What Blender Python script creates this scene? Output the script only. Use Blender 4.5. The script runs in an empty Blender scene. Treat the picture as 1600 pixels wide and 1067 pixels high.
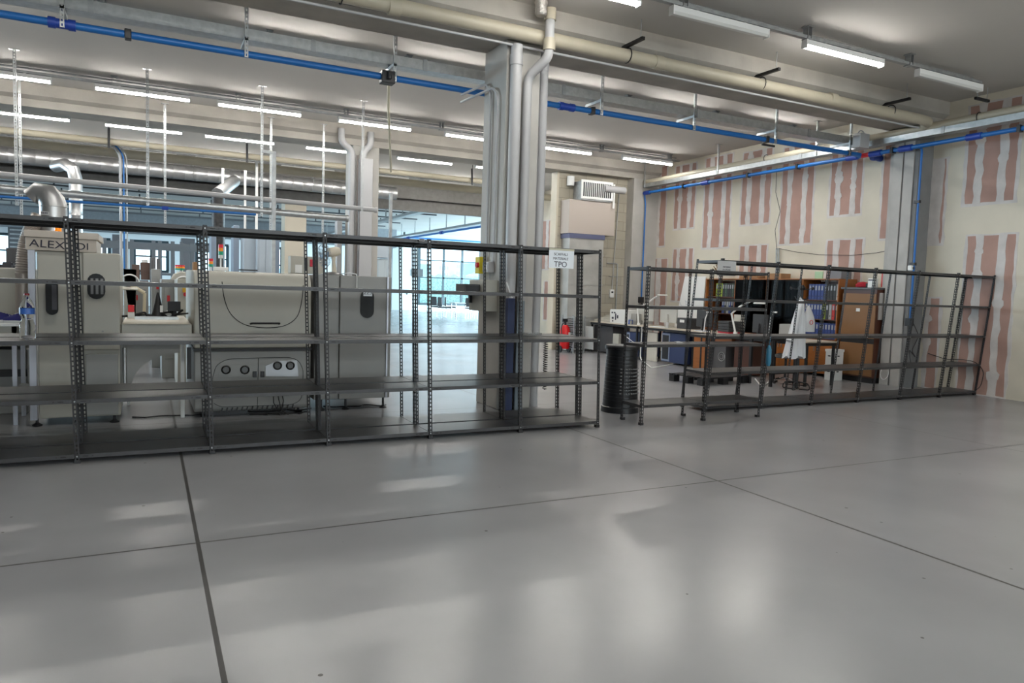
import bpy, math, random
from mathutils import Vector, Matrix
random.seed(7)
SC = bpy.context.scene
COL = SC.collection
# ------------------------------------------------------------------ camera
F, CX, CY, H = 1130.0, 800.0, 533.5, 1.55
_v1 = Vector((230-CX, 435-CY, F)).normalized()
_v2 = Vector((3050-CX, 522-CY, F)); _v2 = (_v2-_v1*_v2.dot(_v1)).normalized()
_v3 = _v2.cross(_v1)
if _v3.y > 0: _v3 = -_v3
AX = (_v2, _v1, _v3)
def w3(c): return Vector([a.dot(c) for a in AX])
cd = bpy.data.cameras.new('camera'); cam = bpy.data.objects.new('camera', cd); COL.objects.link(cam)
r_, u_, b_ = w3(Vector((1, 0, 0))), w3(Vector((0, -1, 0))), w3(Vector((0, 0, -1)))
cam.matrix_world = Matrix(((r_.x, u_.x, b_.x, 0), (r_.y, u_.y, b_.y, 0), (r_.z, u_.z, b_.z, H), (0, 0, 0, 1)))
cd.sensor_width = 36; cd.lens = F/1600*36; cd.clip_start = .05; cd.clip_end = 400
SC.camera = cam
# ------------------------------------------------------------------ world, exposure
W = bpy.data.worlds.new('world'); SC.world = W; W.use_nodes = True
_n = W.node_tree.nodes; _l = W.node_tree.links; _n.clear()
_o = _n.new('ShaderNodeOutputWorld'); _b = _n.new('ShaderNodeBackground'); _l.new(_b.outputs[0], _o.inputs[0])
_b.inputs[0].default_value = (.70, .89, 1.0, 1); _b.inputs[1].default_value = 2.4
SC.view_settings.view_transform = 'Standard'; SC.view_settings.look = 'None'
SC.view_settings.gamma = 1; SC.view_settings.use_curve_mapping = False
SC.view_settings.exposure = 0.58
LAMP = 53.0      # strength of every lit batten
SC.cycles.max_bounces = 8; SC.cycles.diffuse_bounces = 4; SC.cycles.sample_clamp_indirect = 4
SC.cycles.caustics_reflective = False; SC.cycles.caustics_refractive = False
def fill_light(name, loc, rot, sx, sy, power, col):
    d = bpy.data.lights.new(name, 'AREA'); d.shape = 'RECTANGLE'; d.size = sx; d.size_y = sy; d.energy = power; d.color = col
    o = bpy.data.objects.new(name, d); COL.objects.link(o); o.location = loc; o.rotation_euler = rot; return o
fill_light('rear_fill_light', (4.5, -8.7, 2.9), (math.radians(90), 0, 0), 13, 3.2, 330, (1, .97, .92))  # unseen area light added behind the camera to brighten the near bay
# unseen bluish area lights added at both sides to brighten the next hall
fill_light('right_fill_light', (29.8, 36, 2.6), (0, math.radians(90), 0), 4.4, 19, 12000, (.60, .86, 1.0))
fill_light('left_fill_light', (-31.8, 36, 2.6), (0, math.radians(-90), 0), 4.4, 19, 6500, (.62, .84, 1.0))
# ------------------------------------------------------------------ measuring helper: a sight line cut with a plane of the hall
def at(px, py, x=None, y=None, z=None):
    d = w3(Vector((px-CX, py-CY, F)))
    t = (z-H)/d.z if z is not None else (y/d.y if y is not None else x/d.x)
    return Vector((0, 0, H))+d*t
# ------------------------------------------------------------------ materials
MATS = {}
def mat(name, col, rough=.5, metal=0., noise=0., nscale=8., bump=0., bscale=40., emit=0., alpha=1., trans=0., ior=1.45, coat=0., stretch=None, spec=None):
    if name in MATS: return MATS[name]
    m = bpy.data.materials.new(name); m.use_nodes = True; MATS[name] = m
    nt = m.node_tree; b = nt.nodes['Principled BSDF']
    c = (*col, 1)
    b.inputs['Base Color'].default_value = c; b.inputs['Roughness'].default_value = rough; b.inputs['Metallic'].default_value = metal
    b.inputs['IOR'].default_value = ior; b.inputs['Transmission Weight'].default_value = trans; b.inputs['Alpha'].default_value = alpha
    b.inputs['Coat Weight'].default_value = coat
    if spec is not None: b.inputs['Specular IOR Level'].default_value = spec
    if emit:
        b.inputs['Emission Color'].default_value = c; b.inputs['Emission Strength'].default_value = emit
    if noise or bump:
        tc = nt.nodes.new('ShaderNodeTexCoord'); mp = nt.nodes.new('ShaderNodeMapping'); nt.links.new(tc.outputs['Object'], mp.inputs[0])
        if stretch: mp.inputs['Scale'].default_value = stretch
    if noise:
        n = nt.nodes.new('ShaderNodeTexNoise'); n.inputs['Scale'].default_value = nscale; n.inputs['Detail'].default_value = 5
        nt.links.new(mp.outputs[0], n.inputs['Vector'])
        r = nt.nodes.new('ShaderNodeValToRGB'); r.color_ramp.elements[0].position = .3; r.color_ramp.elements[1].position = .7
        r.color_ramp.elements[0].color = (*[max(0, v*(1-noise)) for v in col], 1)
        r.color_ramp.elements[1].color = (*[min(1, v*(1+noise)) for v in col], 1)
        nt.links.new(n.outputs[0], r.inputs[0]); nt.links.new(r.outputs[0], b.inputs['Base Color'])
    if bump:
        n2 = nt.nodes.new('ShaderNodeTexNoise'); n2.inputs['Scale'].default_value = bscale; nt.links.new(mp.outputs[0], n2.inputs['Vector'])
        bp = nt.nodes.new('ShaderNodeBump'); bp.inputs['Strength'].default_value = bump; bp.inputs['Distance'].default_value = .01
        nt.links.new(n2.outputs[0], bp.inputs['Height']); nt.links.new(bp.outputs[0], b.inputs['Normal'])
    return m
# ------------------------------------------------------------------ mesh builder
WO = {}   # world origin of every object built
class MB:
    def __init__(s): s.v = []; s.f = []; s.m = []; s.mi = 0
    def face(s, pts):
        k = len(s.v); s.v += [tuple(p) for p in pts]; s.f.append(tuple(range(k, k+len(pts)))); s.m.append(s.mi); return s
    def box(s, x0, x1, y0, y1, z0, z1):
        k = len(s.v)
        s.v += [(x, y, z) for z in (z0, z1) for y in (y0, y1) for x in (x0, x1)]
        for q in ((0, 2, 3, 1), (4, 5, 7, 6), (0, 1, 5, 4), (2, 6, 7, 3), (0, 4, 6, 2), (1, 3, 7, 5)):
            s.f.append(tuple(k+i for i in q)); s.m.append(s.mi)
        return s
    def bar(s, a, b, w, h=None, up=(0, 0, 1)):
        """a rectangular bar from a to b"""
        h = h or w; a = Vector(a); b = Vector(b); d = (b-a).normalized(); up = Vector(up)
        if abs(d.dot(up)) > .99: up = Vector((0, 1, 0))
        sx = d.cross(up).normalized()*w/2; sy = sx.cross(d).normalized()*h/2
        k = len(s.v)
        for p in (a, b):
            for e in ((-1, -1), (1, -1), (1, 1), (-1, 1)): s.v.append(tuple(p+sx*e[0]+sy*e[1]))
        for q in ((3, 2, 1, 0), (4, 5, 6, 7), (0, 1, 5, 4), (1, 2, 6, 5), (2, 3, 7, 6), (3, 0, 4, 7)):
            s.f.append(tuple(k+i for i in q)); s.m.append(s.mi)
        return s
    def tube(s, pts, r, n=12, caps=True, closed=False):
        pts = [Vector(p) for p in pts]; rr = r if isinstance(r, (list, tuple)) else [r]*len(pts)
        k0 = len(s.v); prev = None
        for i, p in enumerate(pts):
            a = pts[max(0, i-1)]; b = pts[min(len(pts)-1, i+1)]; d = (b-a).normalized()
            if prev is None:
                t = Vector((0, 0, 1)) if abs(d.z) < .9 else Vector((1, 0, 0)); nx = d.cross(t).normalized()
            else: nx = (prev-d*prev.dot(d)).normalized()
            prev = nx; ny = d.cross(nx)
            for j in range(n):
                t = 2*math.pi*j/n; s.v.append(tuple(p+(nx*math.cos(t)+ny*math.sin(t))*rr[i]))
        for i in range(len(pts)-1):
            for j in range(n):
                j2 = (j+1) % n
                s.f.append((k0+i*n+j, k0+(i+1)*n+j, k0+(i+1)*n+j2, k0+i*n+j2)); s.m.append(s.mi)
        if caps:
            s.f.append(tuple(k0+j for j in range(n))); s.m.append(s.mi)
            s.f.append(tuple(k0+(len(pts)-1)*n+j for j in reversed(range(n)))); s.m.append(s.mi)
        return s
    def cyl(s, a, b, r, n=16, r2=None): return s.tube([a, b], [r, r if r2 is None else r2], n)
    def lathe(s, prof, c=(0, 0, 0), n=24, caps=True):
        """profile [(r, z)...] turned about the vertical through c"""
        k0 = len(s.v)
        for r, z in prof:
            for j in range(n):
                t = 2*math.pi*j/n; s.v.append((c[0]+r*math.cos(t), c[1]+r*math.sin(t), c[2]+z))
        for i in range(len(prof)-1):
            for j in range(n):
                j2 = (j+1) % n; s.f.append((k0+i*n+j, k0+i*n+j2, k0+(i+1)*n+j2, k0+(i+1)*n+j)); s.m.append(s.mi)
        if caps:
            s.f.append(tuple(k0+j for j in reversed(range(n)))); s.m.append(s.mi)
            s.f.append(tuple(k0+(len(prof)-1)*n+j for j in range(n))); s.m.append(s.mi)
        return s
    def prism(s, poly, axis, a, b):
        """a closed outline pushed along an axis: 'x' takes (y, z), 'y' takes (x, z), 'z' takes (x, y)"""
        def pt(p, t): return {'x': (t, p[0], p[1]), 'y': (p[0], t, p[1]), 'z': (p[0], p[1], t)}[axis]
        k = len(s.v); n = len(poly)
        s.v += [pt(p, a) for p in poly]+[pt(p, b) for p in poly]
        s.f.append(tuple(range(k, k+n))); s.m.append(s.mi)
        s.f.append(tuple(range(k+2*n-1, k+n-1, -1))); s.m.append(s.mi)
        for i in range(n):
            j = (i+1) % n; s.f.append((k+i, k+n+i, k+n+j, k+j)); s.m.append(s.mi)
        return s
    def mat(s, i): s.mi = i; return s
    def build(s, name, mats, parent=None, bevel=0, smooth=True, origin=None, segs=2):
        xs, ys, zs = zip(*s.v)
        o3 = Vector(origin) if origin is not None else Vector(((min(xs)+max(xs))/2, (min(ys)+max(ys))/2, min(zs)))
        me = bpy.data.meshes.new(name)
        me.from_pydata([(x-o3.x, y-o3.y, z-o3.z) for x, y, z in s.v], [], s.f)
        ml = mats if isinstance(mats, (list, tuple)) else [mats]
        for m in ml: me.materials.append(m)
        if len(ml) > 1: me.polygons.foreach_set('material_index', s.m)
        me.validate(); me.update()
        import bmesh
        bm = bmesh.new(); bm.from_mesh(me)
        bmesh.ops.recalc_face_normals(bm, faces=bm.faces); bm.to_mesh(me); bm.free()
        if smooth: me.shade_smooth(); me.set_sharp_from_angle(angle=math.radians(38))
        o = bpy.data.objects.new(name, me); COL.objects.link(o)
        if parent is not None:
            o.parent = parent; o.location = o3-WO[parent.name]
        else: o.location = o3
        WO[o.name] = o3
        if bevel:
            b = o.modifiers.new('bevel', 'BEVEL'); b.width = bevel; b.segments = segs; b.limit_method = 'ANGLE'; b.angle_limit = math.radians(40)
            if smooth: b.harden_normals = True
        return o
def tag(o, label, cat, group=None, kind=None):
    if label: o['label'] = label
    if cat: o['category'] = cat
    if group: o['group'] = group
    if kind: o['kind'] = kind
    return o
def thing(name, label, cat, loc=(0, 0, 0), group=None):
    o = bpy.data.objects.new(name, None); COL.objects.link(o); o.location = loc; o.empty_display_size = .1
    WO[o.name] = Vector(loc); return tag(o, label, cat, group)
def struct(name, mb, m, **k): return tag(mb.build(name, m, **k), None, None, kind='structure')
def place(o, loc, rz=0, rx=0, ry=0):
    o.location = loc; o.rotation_euler = (rx, ry, rz); return o
def dup(o, loc=None, rz=None, label=None, group=None, parent=None):
    c = o.copy(); COL.objects.link(c)
    if parent is not None: c.parent = parent
    for ch in list(o.children): dup(ch, parent=c)
    if loc is not None: c.location = loc
    if rz is not None: c.rotation_euler.z = rz
    if label: c['label'] = label
    if group: c['group'] = group
    return c
def text(name, s, size, m, parent, loc, rot, depth=.001, sx=1.):
    cu = bpy.data.curves.new(name, 'FONT'); cu.body = s; cu.size = size; cu.extrude = depth; cu.align_x = 'CENTER'; cu.align_y = 'CENTER'
    t = bpy.data.objects.new('tmp', cu); COL.objects.link(t)
    bpy.context.view_layer.update()
    me = bpy.data.meshes.new_from_object(t); bpy.data.objects.remove(t)
    me.materials.clear(); me.materials.append(m); me.name = name
    o = bpy.data.objects.new(name, me); COL.objects.link(o); o.scale = (sx, 1, 1)
    if parent is not None: o.parent = parent; o.location = Vector(loc)-WO[parent.name]
    else: o.location = loc
    o.rotation_euler = rot; return o
def arc(c, r, a0, a1, n, u, v):
    c = Vector(c); u = Vector(u); v = Vector(v)
    return [c+u*(r*math.cos(a0+(a1-a0)*i/n))+v*(r*math.sin(a0+(a1-a0)*i/n)) for i in range(n+1)]
def bend(pts, r, n=5):
    """rounds the corners of a polyline"""
    pts = [Vector(p) for p in pts]; out = [pts[0]]
    for i in range(1, len(pts)-1):
        a, b, c = pts[i-1], pts[i], pts[i+1]; d1 = (a-b); d2 = (c-b)
        k = min(r, d1.length*.49, d2.length*.49); p = b+d1.normalized()*k; q = b+d2.normalized()*k
        for j in range(n+1):
            t = j/n; out.append(p*(1-t)**2+b*2*t*(1-t)+q*t*t)
    return out+[pts[-1]]
def slack(a, b, sag, n=10):
    a = Vector(a); b = Vector(b)
    return [a.lerp(b, i/n)-Vector((0, 0, sag*4*(i/n)*(1-i/n))) for i in range(n+1)]
def squiggle(a, b, n, amp, seed=0, z=None):
    rd = random.Random(seed); a = Vector(a); b = Vector(b); out = []
    for i in range(n+1):
        p = a.lerp(b, i/n)+Vector((rd.uniform(-amp, amp), rd.uniform(-amp, amp), 0 if z is not None else rd.uniform(-amp, amp)))
        if z is not None: p.z = z
        out.append(p)
    return bend(out, amp*1.2, 4)
# ------------------------------------------------------------------ shared materials
CONC = mat('concrete grey', (.40, .375, .335), .85, noise=.16, nscale=1.6, bump=.15, bscale=30)
GALV = mat('galvanised steel', (.42, .43, .43), .38, .8, noise=.12, nscale=14)
GALVD = mat('dull galvanised steel', (.36, .37, .37), .5, .6, noise=.15, nscale=10)
PVC = mat('grey plastic pipe', (.40, .40, .405), .42)
PVCB = mat('beige plastic pipe', (.43, .39, .30), .45, noise=.06, nscale=3)
BLUE = mat('blue air pipe', (.010, .125, .40), .4)
BLUED = mat('dark blue fitting', (.012, .05, .32), .45)
BLACK = mat('black plastic', (.012, .012, .014), .45)
STEEL = mat('dark grey painted steel', (.020, .020, .022), .5, .05, noise=.1, nscale=6)
SHELF = mat('grey painted shelf', (.040, .040, .042), .38, .1, noise=.12, nscale=4)
WHITE = mat('white plastic', (.78, .78, .76), .4)
CREAM = mat('cream painted metal', (.43, .415, .36), .42, noise=.03, nscale=2)
MGREY = mat('light grey machine paint', (.30, .30, .285), .45, noise=.03, nscale=2)
RED = mat('red paint', (.55, .015, .02), .4)
INK = mat('dark ink', (.03, .03, .05), .7)
PAPER = mat('paper', (.72, .76, .80), .8)
CARD = mat('brown cardboard', (.30, .17, .085), .85, noise=.08)
# ================================================================== SETTING
ZC = 5.08
XR = 12.65
def floor_material():
    m = bpy.data.materials.new('grey resin floor'); m.use_nodes = True; nt = m.node_tree; N = nt.nodes.new; L = nt.links.new
    b = nt.nodes['Principled BSDF']; tc = N('ShaderNodeTexCoord'); sp = N('ShaderNodeSeparateXYZ'); L(tc.outputs['Object'], sp.inputs[0])
    def M(op, a, c=None, d=None):
        n = N('ShaderNodeMath'); n.operation = op
        for i, v in enumerate((a, c, d)):
            if v is None: continue
            if isinstance(v, (int, float)): n.inputs[i].default_value = v
            else: L(v, n.inputs[i])
        return n.outputs[0]
    def line(sock, off, period, half):
        t = M('FLOORED_MODULO', M('SUBTRACT', sock, off-period/2), period)
        return M('LESS_THAN', M('ABSOLUTE', M('SUBTRACT', t, period/2)), half)
    lx = line(sp.outputs[0], .26, 4.02, .011)
    big = M('LESS_THAN', M('ABSOLUTE', M('SUBTRACT', sp.outputs[0], .262)), .010)
    ly = line(sp.outputs[1], 4.55, 4.0, .009)
    joint = M('MAXIMUM', M('MAXIMUM', lx, ly), big)
    def noise(scale, detail=4, st=None):
        n = N('ShaderNodeTexNoise'); n.inputs['Scale'].default_value = scale; n.inputs['Detail'].default_value = detail
        if st:
            mp = N('ShaderNodeMapping'); mp.inputs['Scale'].default_value = st; mp.inputs['Rotation'].default_value = (0, 0, .6); L(tc.outputs['Object'], mp.inputs[0]); L(mp.outputs[0], n.inputs['Vector'])
        else: L(tc.outputs['Object'], n.inputs['Vector'])
        return n.outputs[0]
    r = N('ShaderNodeValToRGB'); r.color_ramp.elements[0].position = .3; r.color_ramp.elements[1].position = .72
    r.color_ramp.elements[0].color = (.258, .258, .266, 1); r.color_ramp.elements[1].color = (.308, .308, .316, 1); L(noise(.7, 6), r.inputs[0])
    # small black specks of dirt
    vo = N('ShaderNodeTexVoronoi'); vo.voronoi_dimensions = '2D'; vo.inputs['Scale'].default_value = 1.5; L(tc.outputs['Object'], vo.inputs['Vector'])
    sc = N('ShaderNodeSeparateColor'); L(vo.outputs['Color'], sc.inputs[0]); speck = M('LESS_THAN', vo.outputs['Distance'], M('MULTIPLY', M('SUBTRACT', sc.outputs[0], .45), .034))
    dark = M('MAXIMUM', joint, speck)
    mx = N('ShaderNodeMix'); mx.data_type = 'RGBA'; L(dark, mx.inputs[0]); L(r.outputs[0], mx.inputs[6]); mx.inputs[7].default_value = (.045, .043, .04, 1)
    L(mx.outputs[2], b.inputs['Base Color'])
    ro = M('ADD', M('MULTIPLY', noise(.9, 2), .10), .20)
    L(M('ADD', ro, M('MULTIPLY', dark, .4)), b.inputs['Roughness'])
    b.inputs['Specular IOR Level'].default_value = .55
    bp = N('ShaderNodeBump'); bp.inputs['Strength'].default_value = .10; bp.inputs['Distance'].default_value = .004
    L(noise(3, 2), bp.inputs['Height']); L(bp.outputs[0], b.inputs['Normal'])
    return m
struct('floor', MB().box(-32, 30, -9, 47, -.2, 0), floor_material(), origin=(0, 0, 0), smooth=False)
CEILM = mat('white ceiling paint', (.54, .52, .49), .9, noise=.03, nscale=.6)
struct('ceiling', MB().box(-32, 30, -9, 47, ZC, ZC+.25), CEILM, smooth=False)
# beams, each with a stepped side
BEAMS = [(8.3, 4.66), (16.3, 4.66), (0.2, 4.66)]
for i, (y0, zb) in enumerate(BEAMS):
    struct('trim_%d' % (i+1), MB().prism([(y0, zb), (y0+.68, zb), (y0+.68, ZC), (y0-.1, ZC), (y0-.1, zb+.2), (y0, zb+.14)], 'x', -32, XR), CONC, smooth=False)
struct('trim_4', MB().prism([(24.2, 4.16), (24.4, 4.16), (24.4, 4.50), (24.95, 4.5), (24.95, ZC), (24.1, ZC), (24.1, 4.56), (24.38, 4.56), (24.38, 4.48), (24.2, 4.48)], 'x', -32, 30), mat('lintel grey', (.27, .26, .25), .8, noise=.1), smooth=False)
COLM = mat('painted concrete column', (.42, .405, .375), .75, noise=.08, nscale=2.5, bump=.08)
struct('trim_5', MB().box(4.02, 4.5, 8.33, 9.0, 0, 4.66), COLM, smooth=False, bevel=.015)
struct('trim_6', MB().box(4.12, 4.72, 16.3, 16.95, 0, 4.66), COLM, smooth=False, bevel=.015)
struct('trim_7', MB().box(3.95, 4.62, 24.2, 24.9, 0, 4.16), mat('cream column', (.50, .46, .38), .8), smooth=False)
# right wall column: shaft colour darkened for its shaded front, with a thin casing strip on its left face
c7 = MB().box(12.255, XR+.02, 8.44, 8.90, 0, 4.66).mat(1).box(12.23, 12.26, 8.52, 8.70, 0, 4.66).box(12.235, 12.26, 8.74, 8.92, 0, 4.66)
c7.box(12.34, XR, 8.92, 9.06, 0, 4.66)
struct('trim_8', c7, [mat('shaded column grey', (.20, .20, .20), .75, noise=.1, nscale=3), mat('column casing', (.40, .39, .37), .75, noise=.1, nscale=3)], smooth=False)
struct('trim_9', MB().box(11.8, XR+.02, 16.3, 16.95, 0, 4.66).box(11.78, 11.86, 16.27, 16.35, 0, 4.66), COLM, smooth=False)
# plasterboard wall with filled joints: bare pink board left between broad skim coats
GYPC = mat('cream skim coat', (.60, .555, .46), .85, noise=.07, nscale=1.2)
GYPP = mat('bare pink board', (.39, .245, .205), .9, noise=.10, nscale=2.5)
GYPW = mat('white joint filler', (.56, .53, .51), .85, noise=.10, nscale=5)
wall = MB().box(XR, XR+.2, -9, 24.9, 0, ZC)
rg = random.Random(3)
LAYER = [0]
def lay():
    LAYER[0] += 1; return LAYER[0]*.00002
def rag(y0, y1, z0, z1, d, amp, mi):
    """ragged edged patch on the wall, d metres proud of it"""
    n = max(3, int((z1-z0)/.14)); m = max(2, int(abs(y1-y0)/.14)); P = []
    for i in range(n+1): P.append((y0+rg.uniform(-amp, amp), z0+(z1-z0)*i/n))
    for i in range(1, m): P.append((y0+(y1-y0)*i/m, z1+rg.uniform(-amp, amp)*.5))
    for i in range(n, -1, -1): P.append((y1+rg.uniform(-amp, amp), z0+(z1-z0)*i/n))
    for i in range(m-1, 0, -1): P.append((y0+(y1-y0)*i/m, z0+rg.uniform(-amp, amp)*.5))
    wall.mat(mi).prism(P, 'x', XR-d-lay(), XR+.001)
def patch(pxl, pyt, pxr, pyb, strips=((.26, .16), (.74, .16)), drop=0):
    """pixel box of a bare board seen on the wall -> real board on the wall plane"""
    pm = (pyt+pyb)/2; a = at(pxl, pm, x=XR).y; b = at(pxr, pm, x=XR).y
    z1 = at((pxl+pxr)/2, pyt, x=XR).z; z0 = at((pxl+pxr)/2, pyb, x=XR).z
    z1 = min(z1, ZC-.02); z0 = max(z0, .02); w = a-b
    rag(b-.05, a+.05, z0-.05, z1+.03, .002, .02, 2)
    rag(b, a, z0, z1, .004, .012, 1)
    for c, sw in strips:
        cy = a-w*c; rag(cy-w*sw/2, cy+w*sw/2, z0-.02, z1+.01, .007, .02, 2)
        for k in range(3):
            zz = rg.uniform(z0+.2, z1-.1) if z1-z0 > .5 else z0+.1; rr = rg.uniform(.05, .11)
            wall.mat(2).prism([(cy+math.cos(t*.698)*rr*rg.uniform(.85, 1.15), zz+math.sin(t*.698)*rr*rg.uniform(.85, 1.15)) for t in range(9)], 'x', XR-.011-lay(), XR)
for q in [(1019, 262, 1040, 384, ((.5, .25),)), (1055, 258, 1086, 356), (1101, 245, 1141, 386), (1160, 236, 1204, 349), (1222, 228, 1270, 380), (1299, 222, 1347, 335),
          (1051, 389, 1081, 470), (1155, 384, 1196, 470), (1291, 375, 1345, 470), (1016, 405, 1040, 520, ((.5, .3),)),
          (1380, 206, 1397, 372, ()), (1513, 160, 1590, 315), (1504, 368, 1578, 617), (1447, 466, 1464, 606, ((.05, .3),)), (1452, 250, 1475, 380, ((.4, .9),)),
          (848, 345, 862, 420, ((.5, .3),)), (850, 440, 866, 500, ((.5, .3),))]:
    patch(*q)
struct('wall_right', wall, [GYPC, GYPP, GYPW], smooth=False)
# block wall closing the bay, courses and joints in its material
def block_material():
    m = bpy.data.materials.new('painted block'); m.use_nodes = True; nt = m.node_tree; N = nt.nodes.new; L = nt.links.new; b = nt.nodes['Principled BSDF']
    tc = N('ShaderNodeTexCoord'); sp = N('ShaderNodeSeparateXYZ'); cb = N('ShaderNodeCombineXYZ'); L(tc.outputs['Object'], sp.inputs[0]); L(sp.outputs[0], cb.inputs[0]); L(sp.outputs[2], cb.inputs[1])
    br = N('ShaderNodeTexBrick'); L(cb.outputs[0], br.inputs['Vector']); br.inputs['Scale'].default_value = 1; br.inputs['Brick Width'].default_value = .5; br.inputs['Row Height'].default_value = .25
    br.inputs['Mortar Size'].default_value = .008; br.inputs['Color1'].default_value = (.43, .39, .31, 1); br.inputs['Color2'].default_value = (.36, .33, .265, 1); br.inputs['Mortar'].default_value = (.29, .265, .21, 1)
    L(br.outputs['Color'], b.inputs['Base Color']); b.inputs['Roughness'].default_value = .9
    bp = N('ShaderNodeBump'); bp.inputs['Distance'].default_value = .01; bp.inputs['Strength'].default_value = .5; bp.invert = True; L(br.outputs['Fac'], bp.inputs['Height']); L(bp.outputs[0], b.inputs['Normal'])
    return m
struct('wall_middle', MB().box(9.62, 11.8, 16.6, 16.85, 0, 4.66), block_material(), smooth=False)
struct('trim_10', MB().box(9.56, 9.62, 16.58, 16.88, 0, 4.66), mat('cream steel edge', (.55, .5, .4), .6), smooth=False)
# far wall of the next hall with its glazing, and the grounds outside
FARW = mat('far wall paint', (.72, .75, .76), .85)
fw = MB()
YF = 46.0
gl = [(-10.5, -9, 2.0, 3.6), (-7.2, -5.6, 2.0, 3.6), (-3.6, -1.9, 2.0, 3.6), (-.6, 1.0, 2, 3.6), (2.6, 4.2, 2, 3.6), (6.4, 8.2, 1.6, 3.6), (16.2, 23.4, .45, 4.3)]
xs = -32
for (a, b, z0, z1) in gl:
    fw.box(xs, a, YF, YF+.3, 0, ZC); fw.box(a, b, YF, YF+.3, 0, z0); fw.box(a, b, YF, YF+.3, z1, ZC); xs = b
fw.box(xs, 30, YF, YF+.3, 0, ZC)
struct('wall_back', fw, FARW, smooth=False)
struct('trim_11', MB().box(14.1, 14.8, YF-.7, YF, 0, ZC).box(15.0, 25, YF-.5, YF, 4.45, ZC), mat('far trim', (.36, .38, .38), .85), smooth=False)
FRM = mat('dark window frame', (.03, .05, .06), .5); 
def glassy(name, col, refl=.06):
    m = bpy.data.materials.new(name); m.use_nodes = True; nt = m.node_tree; nt.nodes.clear(); N = nt.nodes.new; L = nt.links.new
    o = N('ShaderNodeOutputMaterial'); t = N('ShaderNodeBsdfTransparent'); g = N('ShaderNodeBsdfGlossy'); x = N('ShaderNodeMixShader')
    t.inputs[0].default_value = (*col, 1); g.inputs['Roughness'].default_value = .03; x.inputs[0].default_value = refl
    L(t.outputs[0], x.inputs[1]); L(g.outputs[0], x.inputs[2]); L(x.outputs[0], o.inputs[0]); return m
GLS = glassy('clear window glass', (.93, .98, 1))
for i, (a, b, z0, z1) in enumerate(gl):
    w = MB(); t = .07 if b-a > 3 else .05
    w.box(a-.1, b+.1, YF-.05, YF+.06, z1-.04, z1+.1).box(a-.1, b+.1, YF-.05, YF+.06, z0-.1, z0+.04).box(a-.12, a+.04, YF-.05, YF+.06, z0, z1).box(b-.04, b+.12, YF-.05, YF+.06, z0, z1)
    if b-a > 3:
        for x in (17.9, 19.25, 20.6, 22): w.box(x-t, x+t, YF-.04, YF+.05, z0, z1)
        for z in (3.35, 2.2, 1.25): w.box(a, b, YF-.04, YF+.05, z-.05, z+.03)
    else:
        w.box((a+b)/2-t, (a+b)/2+t, YF-.04, YF+.05, z0, z1).box(a, b, YF-.04, YF+.05, (z0+z1)/2-.04, (z0+z1)/2+.04)
    o = struct('window_%d' % (i+1), w, FRM, smooth=False)
    MB().box(a, b, YF+.005, YF+.015, z0, z1).build('pane', GLS, o, smooth=False)
struct('wall_front', MB().box(-32, -2.2, -9.2, -9, 0, ZC).box(11.2, XR, -9.2, -9, 0, ZC).box(-2.2, 11.2, -9.2, -9, 0, 1.2).box(-2.2, 11.2, -9.2, -9, 4.6, ZC), mat('off white hall wall', (.55, .53, .49), .9), smooth=False)
struct('wall_left', MB().box(-32.2, -32, -9, 25, 0, ZC), MATS['off white hall wall'], smooth=False)
struct('trim_13', MB().box(-32, 14.0, 44.2, 44.9, 3.95, ZC), mat('slate beam', (.17, .18, .19), .8, noise=.1), smooth=False)
wf = MB().box(-2.2, 11.2, -9.15, -9.02, 1.2, 1.28).box(-2.2, 11.2, -9.15, -9.02, 4.52, 4.6)
for k in range(8): wf.box(-2.2+k*1.904-(.06 if k == 7 else 0), -2.14+k*1.904-(.06 if k == 7 else 0), -9.15, -9.02, 1.2, 4.6)
o = struct('window_8', wf, FRM, smooth=False); MB().box(-2.2, 11.2, -9.11, -9.10, 1.25, 4.55).build('pane', GLS, o, smooth=False)  # unseen window, added to go with the rear area light
# outside: hedge, hill of trees and pale houses beyond the big window
HEDGE = mat('clipped hedge leaves', (.26, .46, .42), .9, noise=.5, nscale=9, bump=.8, bscale=20)
struct('trim_12', MB().box(-60, 120, 47.2, 140, -.3, -.02), mat('paved yard', (.5, .5, .48), .8), smooth=False)
rh = random.Random(5)
hg = MB()
for i in range(34):
    x = 14+i*.7; hg.lathe([(.05, 0), (.75, .1), (.8, 1.6+rh.uniform(-.1, .1)), (.6, 2.3), (.1, 2.5+rh.uniform(0, .15))], (x, 55+rh.uniform(-.2, .2), 0), 9)
tag(hg.build('hedge', HEDGE), 'green hedge outside the large window of the far hall', 'hedge')
# ================================================================== CEILING LIGHTS
DIFF = mat('lit batten diffuser', (1, .97, .92), .4, emit=LAMP)
OFF = mat('unlit batten diffuser', (.62, .62, .60), .35)
def make_batten(label, lit, loc):
    t = thing('batten_light', label, 'light')
    MB().box(-.75, .75, -.043, .043, -.005, .06).box(-.76, -.745, -.045, .045, -.045, .062).box(.745, .76, -.045, .045, -.045, .062).box(-.4, -.36, -.02, .02, .06, .075).box(.36, .4, -.02, .02, .06, .075).build('housing', WHITE, t)
    d = MB().prism([(-.042, .0), (-.042, -.012), (-.026, -.038), (.026, -.038), (.042, -.012), (.042, .0)], 'x', -.745, .745).build('diffuser', DIFF if lit else OFF, t)
    t.location = loc
    return t
ROWS = [(-5.4, 'added far rear'), (-.6, 'added overhead'), (3.4, 'added overhead ahead'), (6.97, 'nearest'), (10.93, 'second'), (14.83, 'third'), (18.2, 'fourth'), (21.8, 'fifth')]  # first three rows are unseen lamps added to light the near bay
XS = [-5.1, -2.95, -.79, 1.2, 3.45, 5.74, 7.94, 10.36]
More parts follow.
